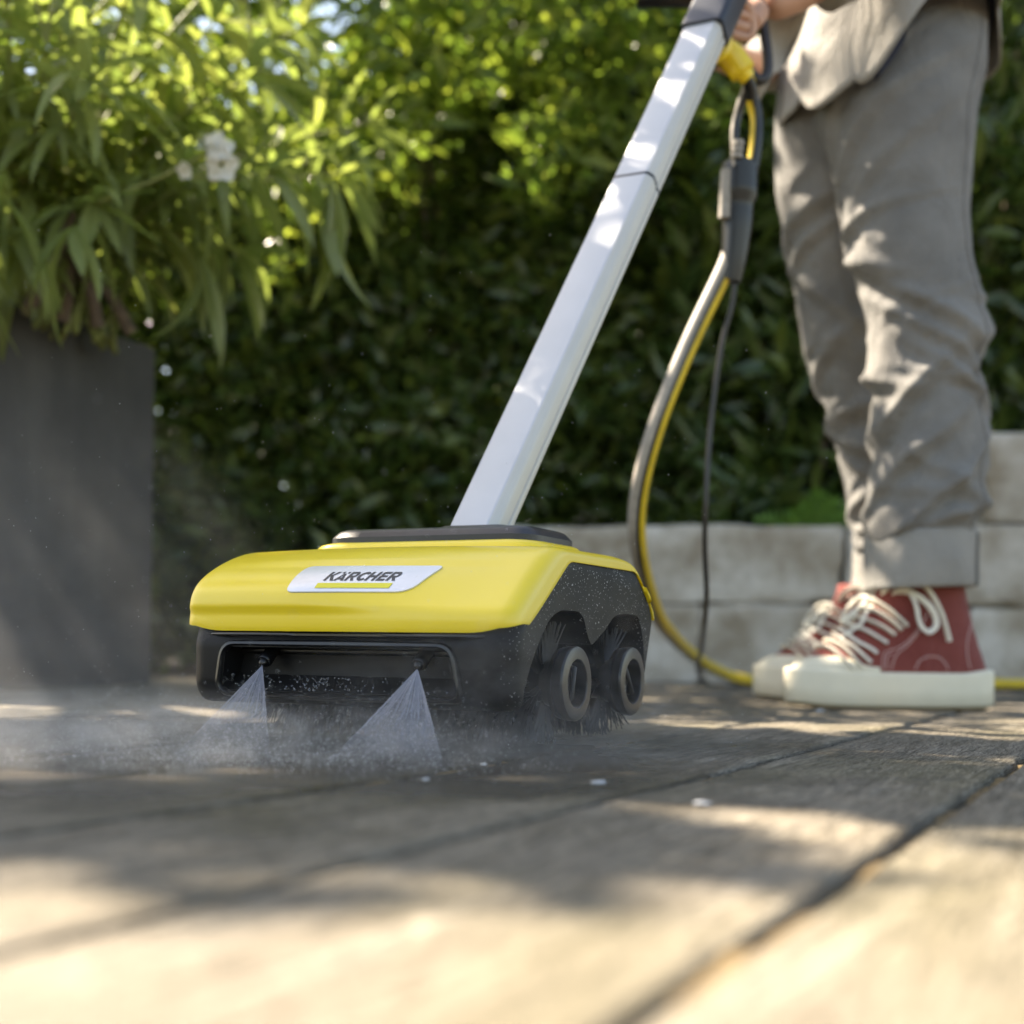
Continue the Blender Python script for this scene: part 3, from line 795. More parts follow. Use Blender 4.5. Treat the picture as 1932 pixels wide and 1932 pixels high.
def loft_data(rings):
    n = len(rings[0]); v = [p for r in rings for p in r]; f = rings_to_faces(len(rings), n)
    f.append(tuple(range(n))[::-1]); f.append(tuple((len(rings) - 1) * n + j for j in range(n))); return v, f
V, F = join_data([loft_data(n1), loft_data(n2)])
trs = mk('trousers', V, F, M['trouser'], per, 180)
bm = bmesh.new(); bm.from_mesh(trs.data); bmesh.ops.recalc_face_normals(bm, faces=bm.faces); bm.to_mesh(trs.data); bm.free()
md = trs.modifiers.new('r', 'REMESH'); md.mode = 'VOXEL'; md.voxel_size = .0048
md = trs.modifiers.new('s', 'SMOOTH'); md.factor = .5; md.iterations = 1
apply_mods(trs); shade(trs.data, 180)
# turn-ups
def cuff(tab, hc, h0, h1, extra, name, mat):
    rings = []
    cx, hw, cyv = interp(tab, hc)
    prof = [(-.006, h0 + .004), (0, h0), (.004, h0 + .001), (.006, h0 + .006), (.0055, (h0 + h1) / 2), (.0045, h1 - .006), (.002, h1), (-.002, h1 + .001), (-.005, h1 - .003), (-.008, h1 - .012)]
    for (d, h) in prof:
        ring = []
        for j in range(64):
            a = 2 * math.pi * j / 64
            t = (h - h0) / (h1 - h0)
            dd = d + extra + .006 * noise.noise(Vector((math.cos(a) * 1.6, math.sin(a) * 1.6, h * 14))) + .0025 * math.sin(3 * a + 1)
            hh = h + .004 * math.cos(a) * (1 if True else 0)
            ring.append(Vector((cx + math.cos(a) * (hw + dd), cyv + math.sin(a) * (hw * .92 + dd), hh)) - PO)
        rings.append(ring)
    return loft(name, rings, mat, per, caps=False, smooth=60)
cuff(near, .27, .192, .283, .0005, 'trouser_cuff', M['cuff']); cuff(far, .27, .195, .285, .0005, 'trouser_cuff', M['cuff'])
# side seam down the back of the near cuff
cx, hw, cyv = interp(near, .27)
sm_ = [Vector((cx + math.cos(R(335)) * (hw + .006), cyv + math.sin(R(335)) * (hw * .92 + .006), h)) - PO for h in np.linspace(.197, .28, 8)]
tube('cuff_seam', sm_, .0038, M['trouser'], per, 8)
# trouser side seam of the near leg
bv = BVHTree.FromPolygons([v.co for v in trs.data.vertices], [tuple(p.vertices) for p in trs.data.polygons])
sp = []
for h in np.linspace(.29, 1.12, 90):
    cx, hw, cyv = interp(near, h); dr = Vector((math.cos(R(318)), math.sin(R(318)), 0)); c0 = Vector((cx, cyv, h)) - PO
    hit = bv.ray_cast(c0 + dr * .4, -dr)
    if hit[0]: sp.append(hit[0] + dr * .0004)
tube('side_seam', sp, .0022, M['trouser'], per, 6, smooth=180)
# body: one continuous skinned figure under the clothes
def skin_fig(name, verts, edges, rad, mat, parent, sub=2, root=0):
    me = bpy.data.meshes.new(name); me.from_pydata([Vector(v) - PO for v in verts], edges, [])
    o = bpy.data.objects.new(name, me); C.objects.link(o); o.parent = parent
    md = o.modifiers.new('skin', 'SKIN'); md.use_smooth_shade = True
    for i, s in enumerate(me.skin_vertices[0].data):
        rr = rad[i]; s.radius = rr if isinstance(rr, tuple) else (rr, rr); s.use_root = (i == root)
    md = o.modifiers.new('sub', 'SUBSURF'); md.levels = sub; md.render_levels = sub
    apply_mods(o); o.data.materials.append(mat); shade(o.data, 180); return o
bv_ = [(.60, 2.25, 1.00), (.62, 2.25, 1.16), (.60, 2.25, 1.32), (.57, 2.25, 1.42), (.555, 2.25, 1.50), (.54, 2.25, 1.56), (.53, 2.25, 1.66),
       (.62, 2.19, .90), (.63, 2.175, .50), (.69, 2.17, .10), (.62, 2.17, .045), (.56, 2.17, .035),
       (.57, 2.35, .90), (.625, 2.43, .50), (.72, 2.48, .10), (.65, 2.48, .045), (.59, 2.48, .035),
       (.57, 2.08, 1.40), (.54, 2.03, 1.16), (.41, 2.01, 1.06), (.355, 2.00, 1.035),
       (.57, 2.42, 1.40), (.54, 2.47, 1.16), (.40, 2.32, 1.08), (.30, 2.20, 1.06)]
be = [(0, 1), (1, 2), (2, 3), (3, 4), (4, 5), (5, 6), (0, 7), (7, 8), (8, 9), (9, 10), (10, 11), (0, 12), (12, 13), (13, 14), (14, 15), (15, 16), (3, 17), (17, 18), (18, 19), (19, 20), (3, 21), (21, 22), (22, 23), (23, 24)]
br = [.085, .085, .10, .09, .045, .055, .085, .06, .038, .030, .028, .024, .06, .036, .030, .028, .024, .05, .038, .028, .026, .05, .038, .028, .026]
skin_fig('body', bv_, be, br, M['skin'], per)
# hand that holds the grip: palm and five fingers curled round it
hv = [(.352, 2.00, 1.035), (.330, 1.975, 1.005), (.318, 1.955, .985)]; he = [(0, 1), (1, 2)]; hr = [(.024, .020), (.030, .020), (.022, .018)]
fr = [.0105, .0098, .009, .0075]
for k, (dy, dz) in enumerate(((0, 0), (.003, -.016), (.006, -.031), (.010, -.044))):
    s_ = 1 - .05 * k; b0 = len(hv)
    hv += [(.322, 1.945 + dy, 1.012 + dz), (.300, 1.925 + dy, 1.010 + dz), (.276, 1.928 + dy, 1.006 + dz), (.262, 1.952 + dy, 1.004 + dz)]
    he += [(2, b0), (b0, b0 + 1), (b0 + 1, b0 + 2), (b0 + 2, b0 + 3)]; hr += [r_ * s_ for r_ in fr]
b0 = len(hv); hv += [(.330, 1.985, 1.03), (.312, 2.005, 1.035), (.288, 2.01, 1.030), (.270, 2.0, 1.022)]; he += [(1, b0), (b0, b0 + 1), (b0 + 1, b0 + 2), (b0 + 2, b0 + 3)]; hr += [.014, .012, .011, .009]
skin_fig('hand', hv, he, hr, M['skin'], per)
# the lower heel of the palm shows beneath the frame edge
hd = bpy.data.objects.new('hair', None); bpy.data.objects.remove(hd)
bm = bmesh.new(); bmesh.ops.create_uvsphere(bm, u_segments=24, v_segments=16, radius=1)
for v in list(bm.verts):
    v.co = Vector((v.co.x * .098, v.co.y * .085, v.co.z * .105)) * (1 + .04 * noise.noise(v.co * 4)) + Vector((.545, 2.25, 1.685)) - PO
bm_obj('hair', bm, M['hair'], per, 180)
# overshirt: open, hem dips at the front and at the back
def garment(name, hem, mat, off, y_c=2.25, top=1.45, n=96, m=40, seed=0, x0=.615, half=.150, gap=None):
    rings = []
    for i in range(m + 1):
        t = i / m; ring = []
        for j in range(n):
            a = 2 * math.pi * j / n; ad = math.degrees(a)
            hh = hem(ad); h = hh + (top - hh) * t
            fx = math.cos(a); fy = math.sin(a)
            fl = (1 - t) ** 1.5
            d = off + .010 * math.sin(7 * a + seed + 2 * h * 3) * fl + .010 * noise.noise(Vector((fx * 2 + seed, fy * 2, h * 5)))
            cxx = x0 - .03 * fl * 0
            hw = half + .02 * fl + (.02 if t > .8 else 0)
            ring.append(Vector((cxx + fx * (hw + d), y_c + fy * (hw * 1.12 + d), h)) - PO)
        rings.append(ring)
    o = loft(name, rings, mat, per, caps=False, smooth=180)
    md = o.modifiers.new('t', 'SOLIDIFY'); md.thickness = .003; md.offset = 0
    return o
def sm(x): x = max(0, min(1, x)); return x * x * (3 - 2 * x)
def hem_jacket(ad):   # 180 = front, 270 = camera side
    if ad > 180: 
        if ad < 235: return .965 + .02 * math.sin(ad * .11)
        if ad < 285: return .965 + (1.115 - .965) * sm((ad - 235) / 50)
        if ad < 335: return 1.115
        return 1.115 - .05 * sm((ad - 335) / 25)
    return .98 if ad > 90 else 1.065 - .085 * sm(ad / 90)
garment('overshirt', hem_jacket, M['jacket'], .0, seed=1)
garment('shirt', lambda ad: hem_jacket(ad) + (-.010 if 240 < ad < 262 else .03), M['shirt'], -.022, seed=3)
# the front panel of the overshirt that hangs forward in the sun
fp = []; nn, mm = 26, 22
for i in range(nn + 1):
    s = i / nn
    for j in range(mm + 1):
        t = j / mm
        top = Vector((.375 + .11 * s, 2.03 + .01 * s, 1.12)); bot = Vector((.352 + .085 * s, 2.05 + .015 * s, .900 + .165 * s ** 1.1 + .012 * math.sin(s * 9)))
        p = bot.lerp(top, t)
        p += Vector((.004 * math.sin(s * 10 + 5 * t), -.020 * math.sin(s * 7.5 + 3.5 * t) * (1 - .3 * t) - .012 * math.sin(t * 9 + 4 * s), 0))
        fp.append(p - PO)
F = [(i * (mm + 1) + j, (i + 1) * (mm + 1) + j, (i + 1) * (mm + 1) + j + 1, i * (mm + 1) + j + 1) for i in range(nn) for j in range(mm)]
o = mk('shirt_front_panel', fp, F, M['jacket'], per, 180); md = o.modifiers.new('t', 'SOLIDIFY'); md.thickness = .003
# sleeves
sl1 = catmull([Vector(p) - PO for p in [(.57, 2.10, 1.42), (.545, 2.04, 1.25), (.52, 2.02, 1.14), (.44, 2.005, 1.075)]], 6)
tube('sleeve', sl1, [.066 - .020 * i / (len(sl1) - 1) for i in range(len(sl1))], M['jacket'], per, 24, smooth=180)
sl2 = catmull([Vector(p) - PO for p in [(.57, 2.40, 1.42), (.545, 2.46, 1.25), (.52, 2.46, 1.16), (.42, 2.34, 1.10)]], 6)
tube('sleeve', sl2, [.066 - .020 * i / (len(sl2) - 1) for i in range(len(sl2))], M['jacket'], per, 24, smooth=180)

# ------------------------------------------------------------------ sneakers
def shoe_outline(z):
    tab = [(.040, .000, .322), (.055, .004, .320), (.070, .008, .311), (.085, .013, .284), (.098, .018, .260), (.112, .022, .246), (.126, .027, .226), (.140, .031, .212), (.155, .034, .200), (.172, .038, .190), (.190, .042, .182), (.215, .046, .175)]
    for a, b in zip(tab, tab[1:]):
        if a[0] <= z <= b[0]:
            t = (z - a[0]) / (b[0] - a[0]); return a[1] + (b[1] - a[1]) * t, a[2] + (b[2] - a[2]) * t
    return tab[-1][1:]
def foot_half(x, z, L0, L1):
    """half width at station x for the outline between L0 and L1"""
    t = (x - L0) / (L1 - L0); t = max(0, min(1, t))
    base = .034 + .016 * math.sin(min(1, t * 1.1) * math.pi * .75) ** 1.2
    end = (1 - abs(2 * t - 1) ** 3.2) ** .5
    k = 1.0 - .28 * sm((z - .05) / .12)
    return base * end * k
def shoe(loc, rz, detail=True):
    root = loc if False else None
    o = empty('sneaker', loc, rz)
    def ring(z, grow=0.0, n=72, g2=None):
        L0, L1 = shoe_outline(z); L0 -= grow; L1 += grow; r_ = []
        for j in range(n):
            a = 2 * math.pi * j / n; x = (L0 + L1) / 2 + (L1 - L0) / 2 * math.cos(a)
            y = math.copysign(foot_half(x, z, L0, L1) + grow * .8, math.sin(a)) if abs(math.sin(a)) > 1e-6 else 0
            if abs(math.sin(a)) < .3: y *= abs(math.sin(a)) / .3 if abs(math.sin(a)) < .05 else 1
            r_.append(Vector((x, y - .006 * math.sin(max(0, x / .32) * math.pi) * 0, z)))
        return r_
    # upper
    zs = list(np.linspace(.042, .212, 46))
    up = [ring(z) for z in zs]
    upo = loft('canvas_upper', up, M['canvas'], o, smooth=180)
    # sole: foxing with a slightly lifted toe
    def toe_lift(x): return .0045 * sm((x - .24) / .09) ** 1.5
    def tl(r_): return [Vector((p.x, p.y, p.z + toe_lift(p.x))) for p in r_]
    sr = [(.004, .001), (.0065, .0045), (.008, .006), (.030, .006), (.052, .006), (.0565, .0055), (.0585, .003), (.0585, -.004)]
    rings = []
    for (z, gr) in sr:
        r_ = ring(.045, gr); zt = z
        r2 = []
        for p in r_:
            hgt = .0585 + (.006 * sm((.06 - p.x) / .06)) + (.004 * sm((p.x - .22) / .06))
            r2.append(Vector((p.x, p.y, zt / .0585 * hgt + toe_lift(p.x) * (1 - zt / .0585 * .6))))
        rings.append(r2)
    loft('rubber_sole', rings, M['sole'], o, smooth=50)
    r0 = ring(.045, -.002)
    loft('outsole', [[Vector((p.x, p.y, .0005 + toe_lift(p.x))) for p in r0], [Vector((p.x, p.y, .006 + toe_lift(p.x))) for p in r0]], M['outsole'], o, smooth=50)
    lst = []
    # toe cap: rings of the outline cut at x > .19, grown 3 mm
    prof = []
    nz = 12; nj = 49; V = []
    for i in range(nz + 1):
        t = i / nz; 
        for j in range(nj):
            a = -math.pi / 2 + math.pi * j / (nj - 1)
            xs = .190
            ztop = .066 + .016 * sm(math.cos(a) * 1.6)
            z = .05 + (ztop - .05) * t
            L0, L1 = shoe_outline(z)
            gr = .0032 if t < .93 else .0005
            L1 += gr
            x = xs + (L1 - xs) * max(0, math.cos(a))
            hwid = foot_half(x, z, L0, L1)
            y = (hwid + gr) * (1 if abs(math.sin(a)) > .25 else abs(math.sin(a)) / .25) * (1 if math.sin(a) > 0 else -1)
            V.append((x, y, z))
        
    # close over the top of the toe
    F = rings_to_faces(nz + 1, nj, False)
    base = nz * nj; c_ = len(V)
    tops = []
    for q in range(1, 5):
        f = 1 - q / 5
        for j in range(nj):
            p = Vector(V[base + j]); V.append((p.x * 1.0 + (.215 - p.x) * (1 - f) * .55, p.y * f, p.z + .006 * math.sin((1 - f) * math.pi / 2)))
    F += [(a_ + (nz * nj), b_ + (nz * nj), c2_ + (nz * nj), d_ + (nz * nj)) for (a_, b_, c2_, d_) in rings_to_faces(5, nj, False)]
    tc = mk('toe_cap', V, F, M['sole'], o, 180)
    bvh = BVHTree.FromPolygons([v.co for v in upo.data.vertices], [tuple(p.vertices) for p in upo.data.polygons])
    def onside(x, z, sg=-1, off=.0006):
        h = bvh.ray_cast(Vector((x, sg * .3, z)), Vector((0, -sg, 0)))
        if h[0] is None:
            h2 = bvh.find_nearest(Vector((x, sg * .01, z))); return h2[0] + h2[1] * off
        return h[0] + h[1] * off if h[1].dot(Vector((0, sg, 0))) > 0 else h[0] + Vector((0, sg * off, 0))
    st = []
    for sg in (-1, 1):
        for line in ([(.186, .062), (.184, .085), (.176, .092), (.160, .097), (.140, .112), (.118, .140), (.112, .155)], [(.180, .062), (.178, .083), (.170, .088)],
                     [(.172, .062), (.168, .078), (.160, .090), (.146, .101), (.125, .124)],
                     [(.135, .063), (.127, .077), (.112, .084), (.095, .082), (.084, .072), (.080, .064)],
                     [(.042, .066), (.046, .085), (.046, .105), (.040, .125), (.030, .140)], [(.100, .19), (.095, .205)]):
            L = catmull([(a, 0, b) for a, b in line], 5)
            st.append(tube_data([onside(p.x, p.z, sg) for p in L], .0009, 5))
    V, F = join_data(st); s_ = mk('stitching', V, F, M['stitch'], o, 180); s_['kind'] = 'stuff'
    # laces: bars across the instep with ends curling down the near side
    def front_x(z): return shoe_outline(z)[1]
    rows = [(.086, .268), (.094, .258), (.103, .246), (.113, .234), (.124, .222), (.135, .212), (.147, .202), (.159, .194)]
    for k, (z, _) in enumerate(rows):
        xf = front_x(z); pts = []
        for a in np.linspace(-1, 1, 13):
            b = abs(a); x = xf - .010 - .042 * b ** 1.6; zz = z + .004 - .030 * b ** 1.8 + .006 * math.sin(a * 3 + k)
            yy = a * (.026 + .012 * b)
            h = bvh.find_nearest(Vector((x, yy, zz)))
            p = h[0] + h[1] * (.0035 + .003 * (1 - b))
            pts.append(p)
        tube('lace', catmull(pts, 2), .0060, M['lace'], o, 8, flat=.45)
    if detail:
        def P(x, y, z): return Vector((x, -y, z))
        tube('lace_loop', catmull([P(.178, -.006, .172), P(.170, -.030, .196), P(.145, -.046, .205), P(.118, -.052, .188), P(.098, -.052, .155), P(.088, -.050, .128), P(.082, -.049, .108)], 6), .0054, M['lace'], o, 8, flat=.6)
        tube('lace_loop', catmull([P(.172, -.010, .170), P(.150, -.040, .190), P(.136, -.050, .165), P(.130, -.054, .135), P(.116, -.054, .122), P(.104, -.054, .136), P(.118, -.052, .165), P(.150, -.036, .186), P(.174, -.008, .174)], 6), .0054, M['lace'], o, 8, flat=.6)
        tube('lace_loop', catmull([P(.176, 0, .170), P(.200, .020, .178), P(.222, .026, .158), P(.232, .022, .138), P(.222, .012, .146), P(.200, .004, .166), P(.180, -.002, .172)], 6), .0054, M['lace'], o, 8, flat=.6)
        tube('lace_knot', catmull([P(.180, -.012, .164), P(.188, 0, .172), P(.180, .012, .166)], 5), .0075, M['lace'], o, 8)
        tube('lace_end', catmull([P(.186, -.006, .168), P(.205, -.02, .150), P(.214, -.028, .135), P(.226, -.026, .125), P(.243, -.02, .112)], 5), .0036, M['lace'], o, 8, flat=.6)
    return o
s1 = shoe((.7600, 2.165, .001), math.pi + R(1)); tag(s1, 'red high top sneaker nearest the camera with long cream laces and thick sole', 'shoe')
s2 = shoe((.768, 2.47, .001), math.pi - R(3)); tag(s2, 'red sneaker behind the other one, only its cream toe showing', 'shoe')

# ------------------------------------------------------------------ planter and oleander
pl = empty('planter', (-.775, 2.93, 0), -R(22)); tag(pl, 'tall square dark grey concrete planter at the left edge of the deck', 'planter')
def boxo(name, x0, x1, y0, y1, z0, z1, mat, parent, bev=.006):
    bm = bmesh.new(); box_bm(bm, x0, x1, y0, y1, z0, z1)
    bmesh.ops.bevel(bm, geom=bm.edges[:], offset=bev, segments=3, affect='EDGES', profile=.5)
    return bm_obj(name, bm, mat, parent, 40)
W_ = .85
boxo('side_panel', -.035, 0, -W_, 0, 0, .722, M['planter'], pl); boxo('side_panel', -.85, -.815, -W_, 0, 0, .722, M['planter'], pl)
boxo('side_panel', -.8135, -.0365, -W_, -W_ + .035, 0, .721, M['planter'], pl); boxo('side_panel', -.8135, -.0365, -.035, 0, 0, .721, M['planter'], pl)
bm = bmesh.new(); bmesh.ops.create_grid(bm, x_segments=40, y_segments=40, size=.39)
for v in bm.verts: v.co = Vector((v.co.x - .425, v.co.y - W_ / 2, .67 + .02 * noise.noise(v.co * 14)))
so_ = bm_obj('potting_soil', bm, M['soil'], pl, 180)

LROOT = empty('oleander', (-.98, 2.68, .66)); tag(LROOT, 'oleander bush with long narrow leaves and a white flower in the grey planter', 'shrub')
LO = Vector((-.98, 2.68, .66))
def leaf_verts(L, W, curl, fold, seg=7):
    V = []
    for i in range(seg + 1):
        t = i / seg; wdt = W * math.sin(math.pi * min(1, t ** .85 * .97 + .02)) ** .8 * .5
        if i == seg: wdt = .0002
        z = -curl * t * t * L; x = L * t * (1 - .25 * abs(curl) * t)
        V += [(x, -wdt, z + fold * wdt), (x, 0, z - 0.0), (x, wdt, z + fold * wdt)]
    F = []
    for i in range(seg):
        a = i * 3; F += [(a, a + 1, a + 4, a + 3), (a + 1, a + 2, a + 5, a + 4)]
    return V, F
def leaf_mesh(name, L, W, curl, fold, mat, seg=7):
    V, F = leaf_verts(L, W, curl, fold, seg)
    me = bpy.data.meshes.new(name); me.from_pydata(V, [], F); me.materials.append(mat); shade(me, 180); return me
ole_me = [leaf_mesh('leaf', .182 * s, .028 * w_, c, f, M['ole'], 8) for s, w_, c, f in ((1, 1, .25, .35), (1.15, 1.1, .5, .3), (.85, 1.15, .12, .4), (1.0, .9, .75, .3), (.7, .85, .05, .5))]
lr = random.Random(21)
stems = []; leaf_pl = []
def aim(o_dir, roll=0):
    z = Vector(o_dir).normalized(); q = z.to_track_quat('X', 'Z'); return q.to_matrix().to_4x4() @ Matrix.Rotation(roll, 4, 'X')
tips = [(-.745, 2.42, .87), (-.83, 2.38, 1.13), (-.60, 2.52, .98), (-.50, 2.60, 1.18), (-.70, 2.45, 1.30), (-.95, 2.35, .98), (-.88, 2.30, 1.32), (-.55, 2.75, .88),
        (-.42, 2.75, 1.35), (-1.05, 2.45, 1.25), (-.66, 2.70, 1.12), (-.80, 2.62, 1.0), (-.35, 2.85, 1.08), (-1.0, 2.60, 1.45), (-.62, 2.35, 1.42), (-.90, 2.50, .82), (-.45, 2.55, .98), (-.98, 2.28, .80),
        (-.78, 2.85, 1.3), (-.5, 2.95, 1.5), (-.3, 3.0, 1.25), (-1.2, 2.7, 1.1), (-1.15, 2.5, 1.5), (-.75, 2.6, 1.55), (-.4, 2.7, 1.6), (-1.25, 3.0, 1.4), (-1.3, 2.7, 1.6), (-.9, 3.1, 1.6), (-.98, 2.42, 1.08), (-.72, 2.30, 1.05),
        (-1.02, 2.30, 1.12), (-.58, 2.62, 1.3), (-.85, 2.75, 1.15), (-.66, 2.85, .98)]
for tip in tips:
    T = Vector(tip); B = Vector((-.95 + lr.uniform(-.12, .16), 2.66 + lr.uniform(-.12, .12), .67))
    mid = B.lerp(T, .5) + Vector((lr.uniform(-.04, .04), lr.uniform(-.04, .04), .10))
    cv = catmull([B - LO, mid - LO, T - LO], 12)
    stems.append(tube_data(cv, [.0065 - .0045 * i / (len(cv) - 1) for i in range(len(cv))], 6))
    n = len(cv)
    i = int(n * .30)
    while i < n:
        p = cv[i]; d = (cv[min(i + 1, n - 1)] - cv[max(i - 1, 0)]).normalized()
        if i == n - 1 or True:
            k0 = lr.random() * 6.28; cnt = 3 if i < n - 2 else 6
            side = d.orthogonal().normalized(); side2 = d.cross(side)
            for k in range(cnt):
                a = k0 + k * 2 * math.pi / cnt; out = side * math.cos(a) + side2 * math.sin(a)
                f = i / n
                dr = (out * (1.15 - .35 * (i >= n - 2)) + d * (.55 if i < n - 2 else .8) + Vector((0, 0, -.30))).normalized()
                leaf_pl.append((p, dr, lr.uniform(-.5, .5), lr.uniform(.75, 1.15)))
        i += 2
def hang(p, n, spread, down, Ls):
    for k in range(n):
        a = lr.uniform(0, 6.28); dr = Vector((math.cos(a) * spread, math.sin(a) * spread * .6, -down + lr.uniform(-.2, .2)))
        leaf_pl.append((Vector(p) - LO, dr, lr.uniform(-.5, .5), Ls * lr.uniform(.9, 1.15)))
hang((-.86, 2.28, .83), 7, .6, .8, 1.3); hang((-.93, 2.30, .92), 6, .5, 1, 1.3); hang((-.76, 2.33, .80), 5, .6, .6, 1.1); hang((-.36, 2.60, .98), 6, .35, 1.1, 1.15); hang((-.60, 2.58, .82), 5, .4, 1.0, 1.1)
lr.shuffle(leaf_pl)
leaf_pl.sort(key=lambda q: ((q[0] + LO) - Vector((-.3, 0, .4))).length)
print('oleander leaves', len(leaf_pl))
for (p, dr, ro, s_) in leaf_pl[:290]:
    o = bpy.data.objects.new('leaf', ole_me[lr.randrange(5)]); C.objects.link(o); o.parent = LROOT
    o.matrix_local = Matrix.Translation(p) @ aim(dr, ro) @ Matrix.Scale(s_, 4)
def merged_leaves(name, items, base_list, mat, parent):
    VV = []; FF = []; off = 0
    nb = [(np.array(v), np.array(f)) for v, f in base_list]
    for (p, dr, ro, s_) in items:
        v, f = nb[lr.randrange(len(nb))]
        m = np.array(aim(dr, ro))[:3, :3] * s_
        VV.append(v @ m.T + np.array(p)); FF.append(f + off); off += len(v)
    VV = np.concatenate(VV); FF = np.concatenate(FF)
    me = bpy.data.meshes.new(name); me.vertices.add(len(VV)); me.vertices.foreach_set('co', VV.ravel().astype('f'))
    me.loops.add(FF.size); me.loops.foreach_set('vertex_index', FF.ravel().astype('i'))
    me.polygons.add(len(FF)); me.polygons.foreach_set('loop_start', np.arange(0, FF.size, 4, dtype='i'))
    me.update(calc_edges=True)
    o = link_mesh(name, me, mat, parent, 180); o['kind'] = 'stuff'; return o
base_o = [leaf_verts(.16, .029, .25, .35, 5), leaf_verts(.18, .03, .5, .3, 5), leaf_verts(.13, .028, .1, .4, 5)]
merged_leaves('foliage', leaf_pl[290:], base_o, M['ole'], LROOT)
V, F = join_data(stems); mk('stems', V, F, M['stem'], LROOT, 60)
vt = []
for k in range(4):
    B = Vector((-.90 + .05 * k, 2.50 + .05 * k, .69)) - LO; vt.append(tube_data(catmull([B, B + Vector((.05 - .03 * k, -.03, .07)), B + Vector((.10 - .09 * k, -.05, .17))], 5), [.014 - .0006 * i for i in range(11)], 8))
V, F = join_data(vt); mk('woody_stems', V, F, M['bark'], LROOT, 60)
# buds and the white flower on its stalk
vt = []
for (a, b) in (((-.745, 2.42, .87), (-.545, 2.40, .955)), ((-.60, 2.42, .925), (-.535, 2.40, .915)), ((-.70, 2.45, 1.20), (-.66, 2.42, 1.30)), ((-.50, 2.60, 1.18), (-.52, 2.58, 1.30)), ((-.83, 2.38, 1.13), (-.80, 2.36, 1.30)), ((-.83, 2.38, 1.13), (-.86, 2.36, 1.30)), ((-.83, 2.38, 1.16), (-.75, 2.36, 1.31))):
    vt = []; A_, B_ = Vector(a) - LO, Vector(b) - LO; vt.append(tube_data(catmull([A_, A_.lerp(B_, .5) + Vector((0, 0, -.006)), B_], 5), .0035, 6))
    for k in range(4):
        q = B_ + Vector((lr.uniform(-.012, .012), lr.uniform(-.01, .01), lr.uniform(-.01, .012))); dd_ = Vector((lr.uniform(-.5, .5), lr.uniform(-.4, .2), lr.uniform(.2, .8))) * .035
        vt.append(tube_data([q, q + dd_ * .5, q + dd_], [.002, .0045, .001], 6))
    V, F = join_data(vt); mk('flower_stalk', V, F, M['stem'], LROOT, 60)
def petal_mesh():
    V = []; nx_, ny_ = 6, 5
    for i in range(nx_ + 1):
        t = i / nx_; wd = .013 * math.sin(math.pi * (.12 + .80 * t)) 
        for j in range(ny_ + 1):
            s = j / ny_ * 2 - 1
            V.append((.004 + .026 * t, wd * s, .006 * t * t + .003 * s * s + .003 * math.sin(5 * s + 7 * t)))
    F = [(i * (ny_ + 1) + j, (i + 1) * (ny_ + 1) + j, (i + 1) * (ny_ + 1) + j + 1, i * (ny_ + 1) + j + 1) for i in range(nx_) for j in range(ny_)]
    me = bpy.data.meshes.new('petal'); me.from_pydata(V, [], F); me.materials.append(M['petal']); shade(me, 180); return me
pm = petal_mesh()
for (c, d, s_) in (((-.528, 2.385, .955), (.5, -.8, .2), 1.0), ((-.522, 2.39, .928), (.3, -.9, -.3), 1.05), ((-.545, 2.395, .962), (-.1, -.5, .8), .8), ((-.585, 2.39, .918), (-.2, -.8, -.5), .55)):
    d = Vector(d).normalized(); q = d.to_track_quat('Z', 'Y').to_matrix().to_4x4()
    fl = empty('flower', Vector(c) - LO, 0, LROOT)
    for k in range(5):
        o = bpy.data.objects.new('petal', pm); C.objects.link(o); o.parent = fl
        o.matrix_local = q @ Matrix.Rotation(k * 2 * math.pi / 5 + .3, 4, 'Z') @ Matrix.Rotation(R(-10 + 14 * (k % 2)), 4, 'Y') @ Matrix.Scale(s_, 4)

# ------------------------------------------------------------------ garden wall of stone blocks
wl = empty('stone_wall', (.1, 3.78, 0), -R(11)); tag(wl, 'low garden wall of rough pale stone blocks behind the sneakers', 'wall')
def block(x0, x1, z0, z1, seed, dy=0):
    bm = bmesh.new()
    nx_, nz_ = max(4, int((x1 - x0) / .03)), max(4, int((z1 - z0) / .03))
    box_bm(bm, x0, x1, -.005, .26, z0, z1)
    bmesh.ops.bevel(bm, geom=bm.edges[:], offset=.014, segments=2, affect='EDGES', profile=.6)
    bmesh.ops.subdivide_edges(bm, edges=[e for e in bm.edges if e.calc_length() > .06], cuts=9, use_grid_fill=True)
    for v in bm.verts:
        n = noise.noise_vector(v.co * 9 + Vector((seed * 7, 0, 0))) * .011 + noise.noise_vector(v.co * 28 + Vector((seed, 3, 0))) * .006
        v.co += n; v.co.y += dy
    return bm_obj('stone_block', bm, M['stone'], wl, 50)
sd_ = 0
for (z0, z1, xs) in ((0, .215, [-.33, .42, 1.12, 1.80, 2.5]), (.219, .43, [-.25, .25, .795, 1.32, 1.95, 2.6]), (.434, .672, [1.15, 1.85, 2.5])):
    for a, b in zip(xs, xs[1:]):
        sd_ += 1; block(a + .004, b - .004, z0, z1, sd_, rnd.uniform(-.008, .008))

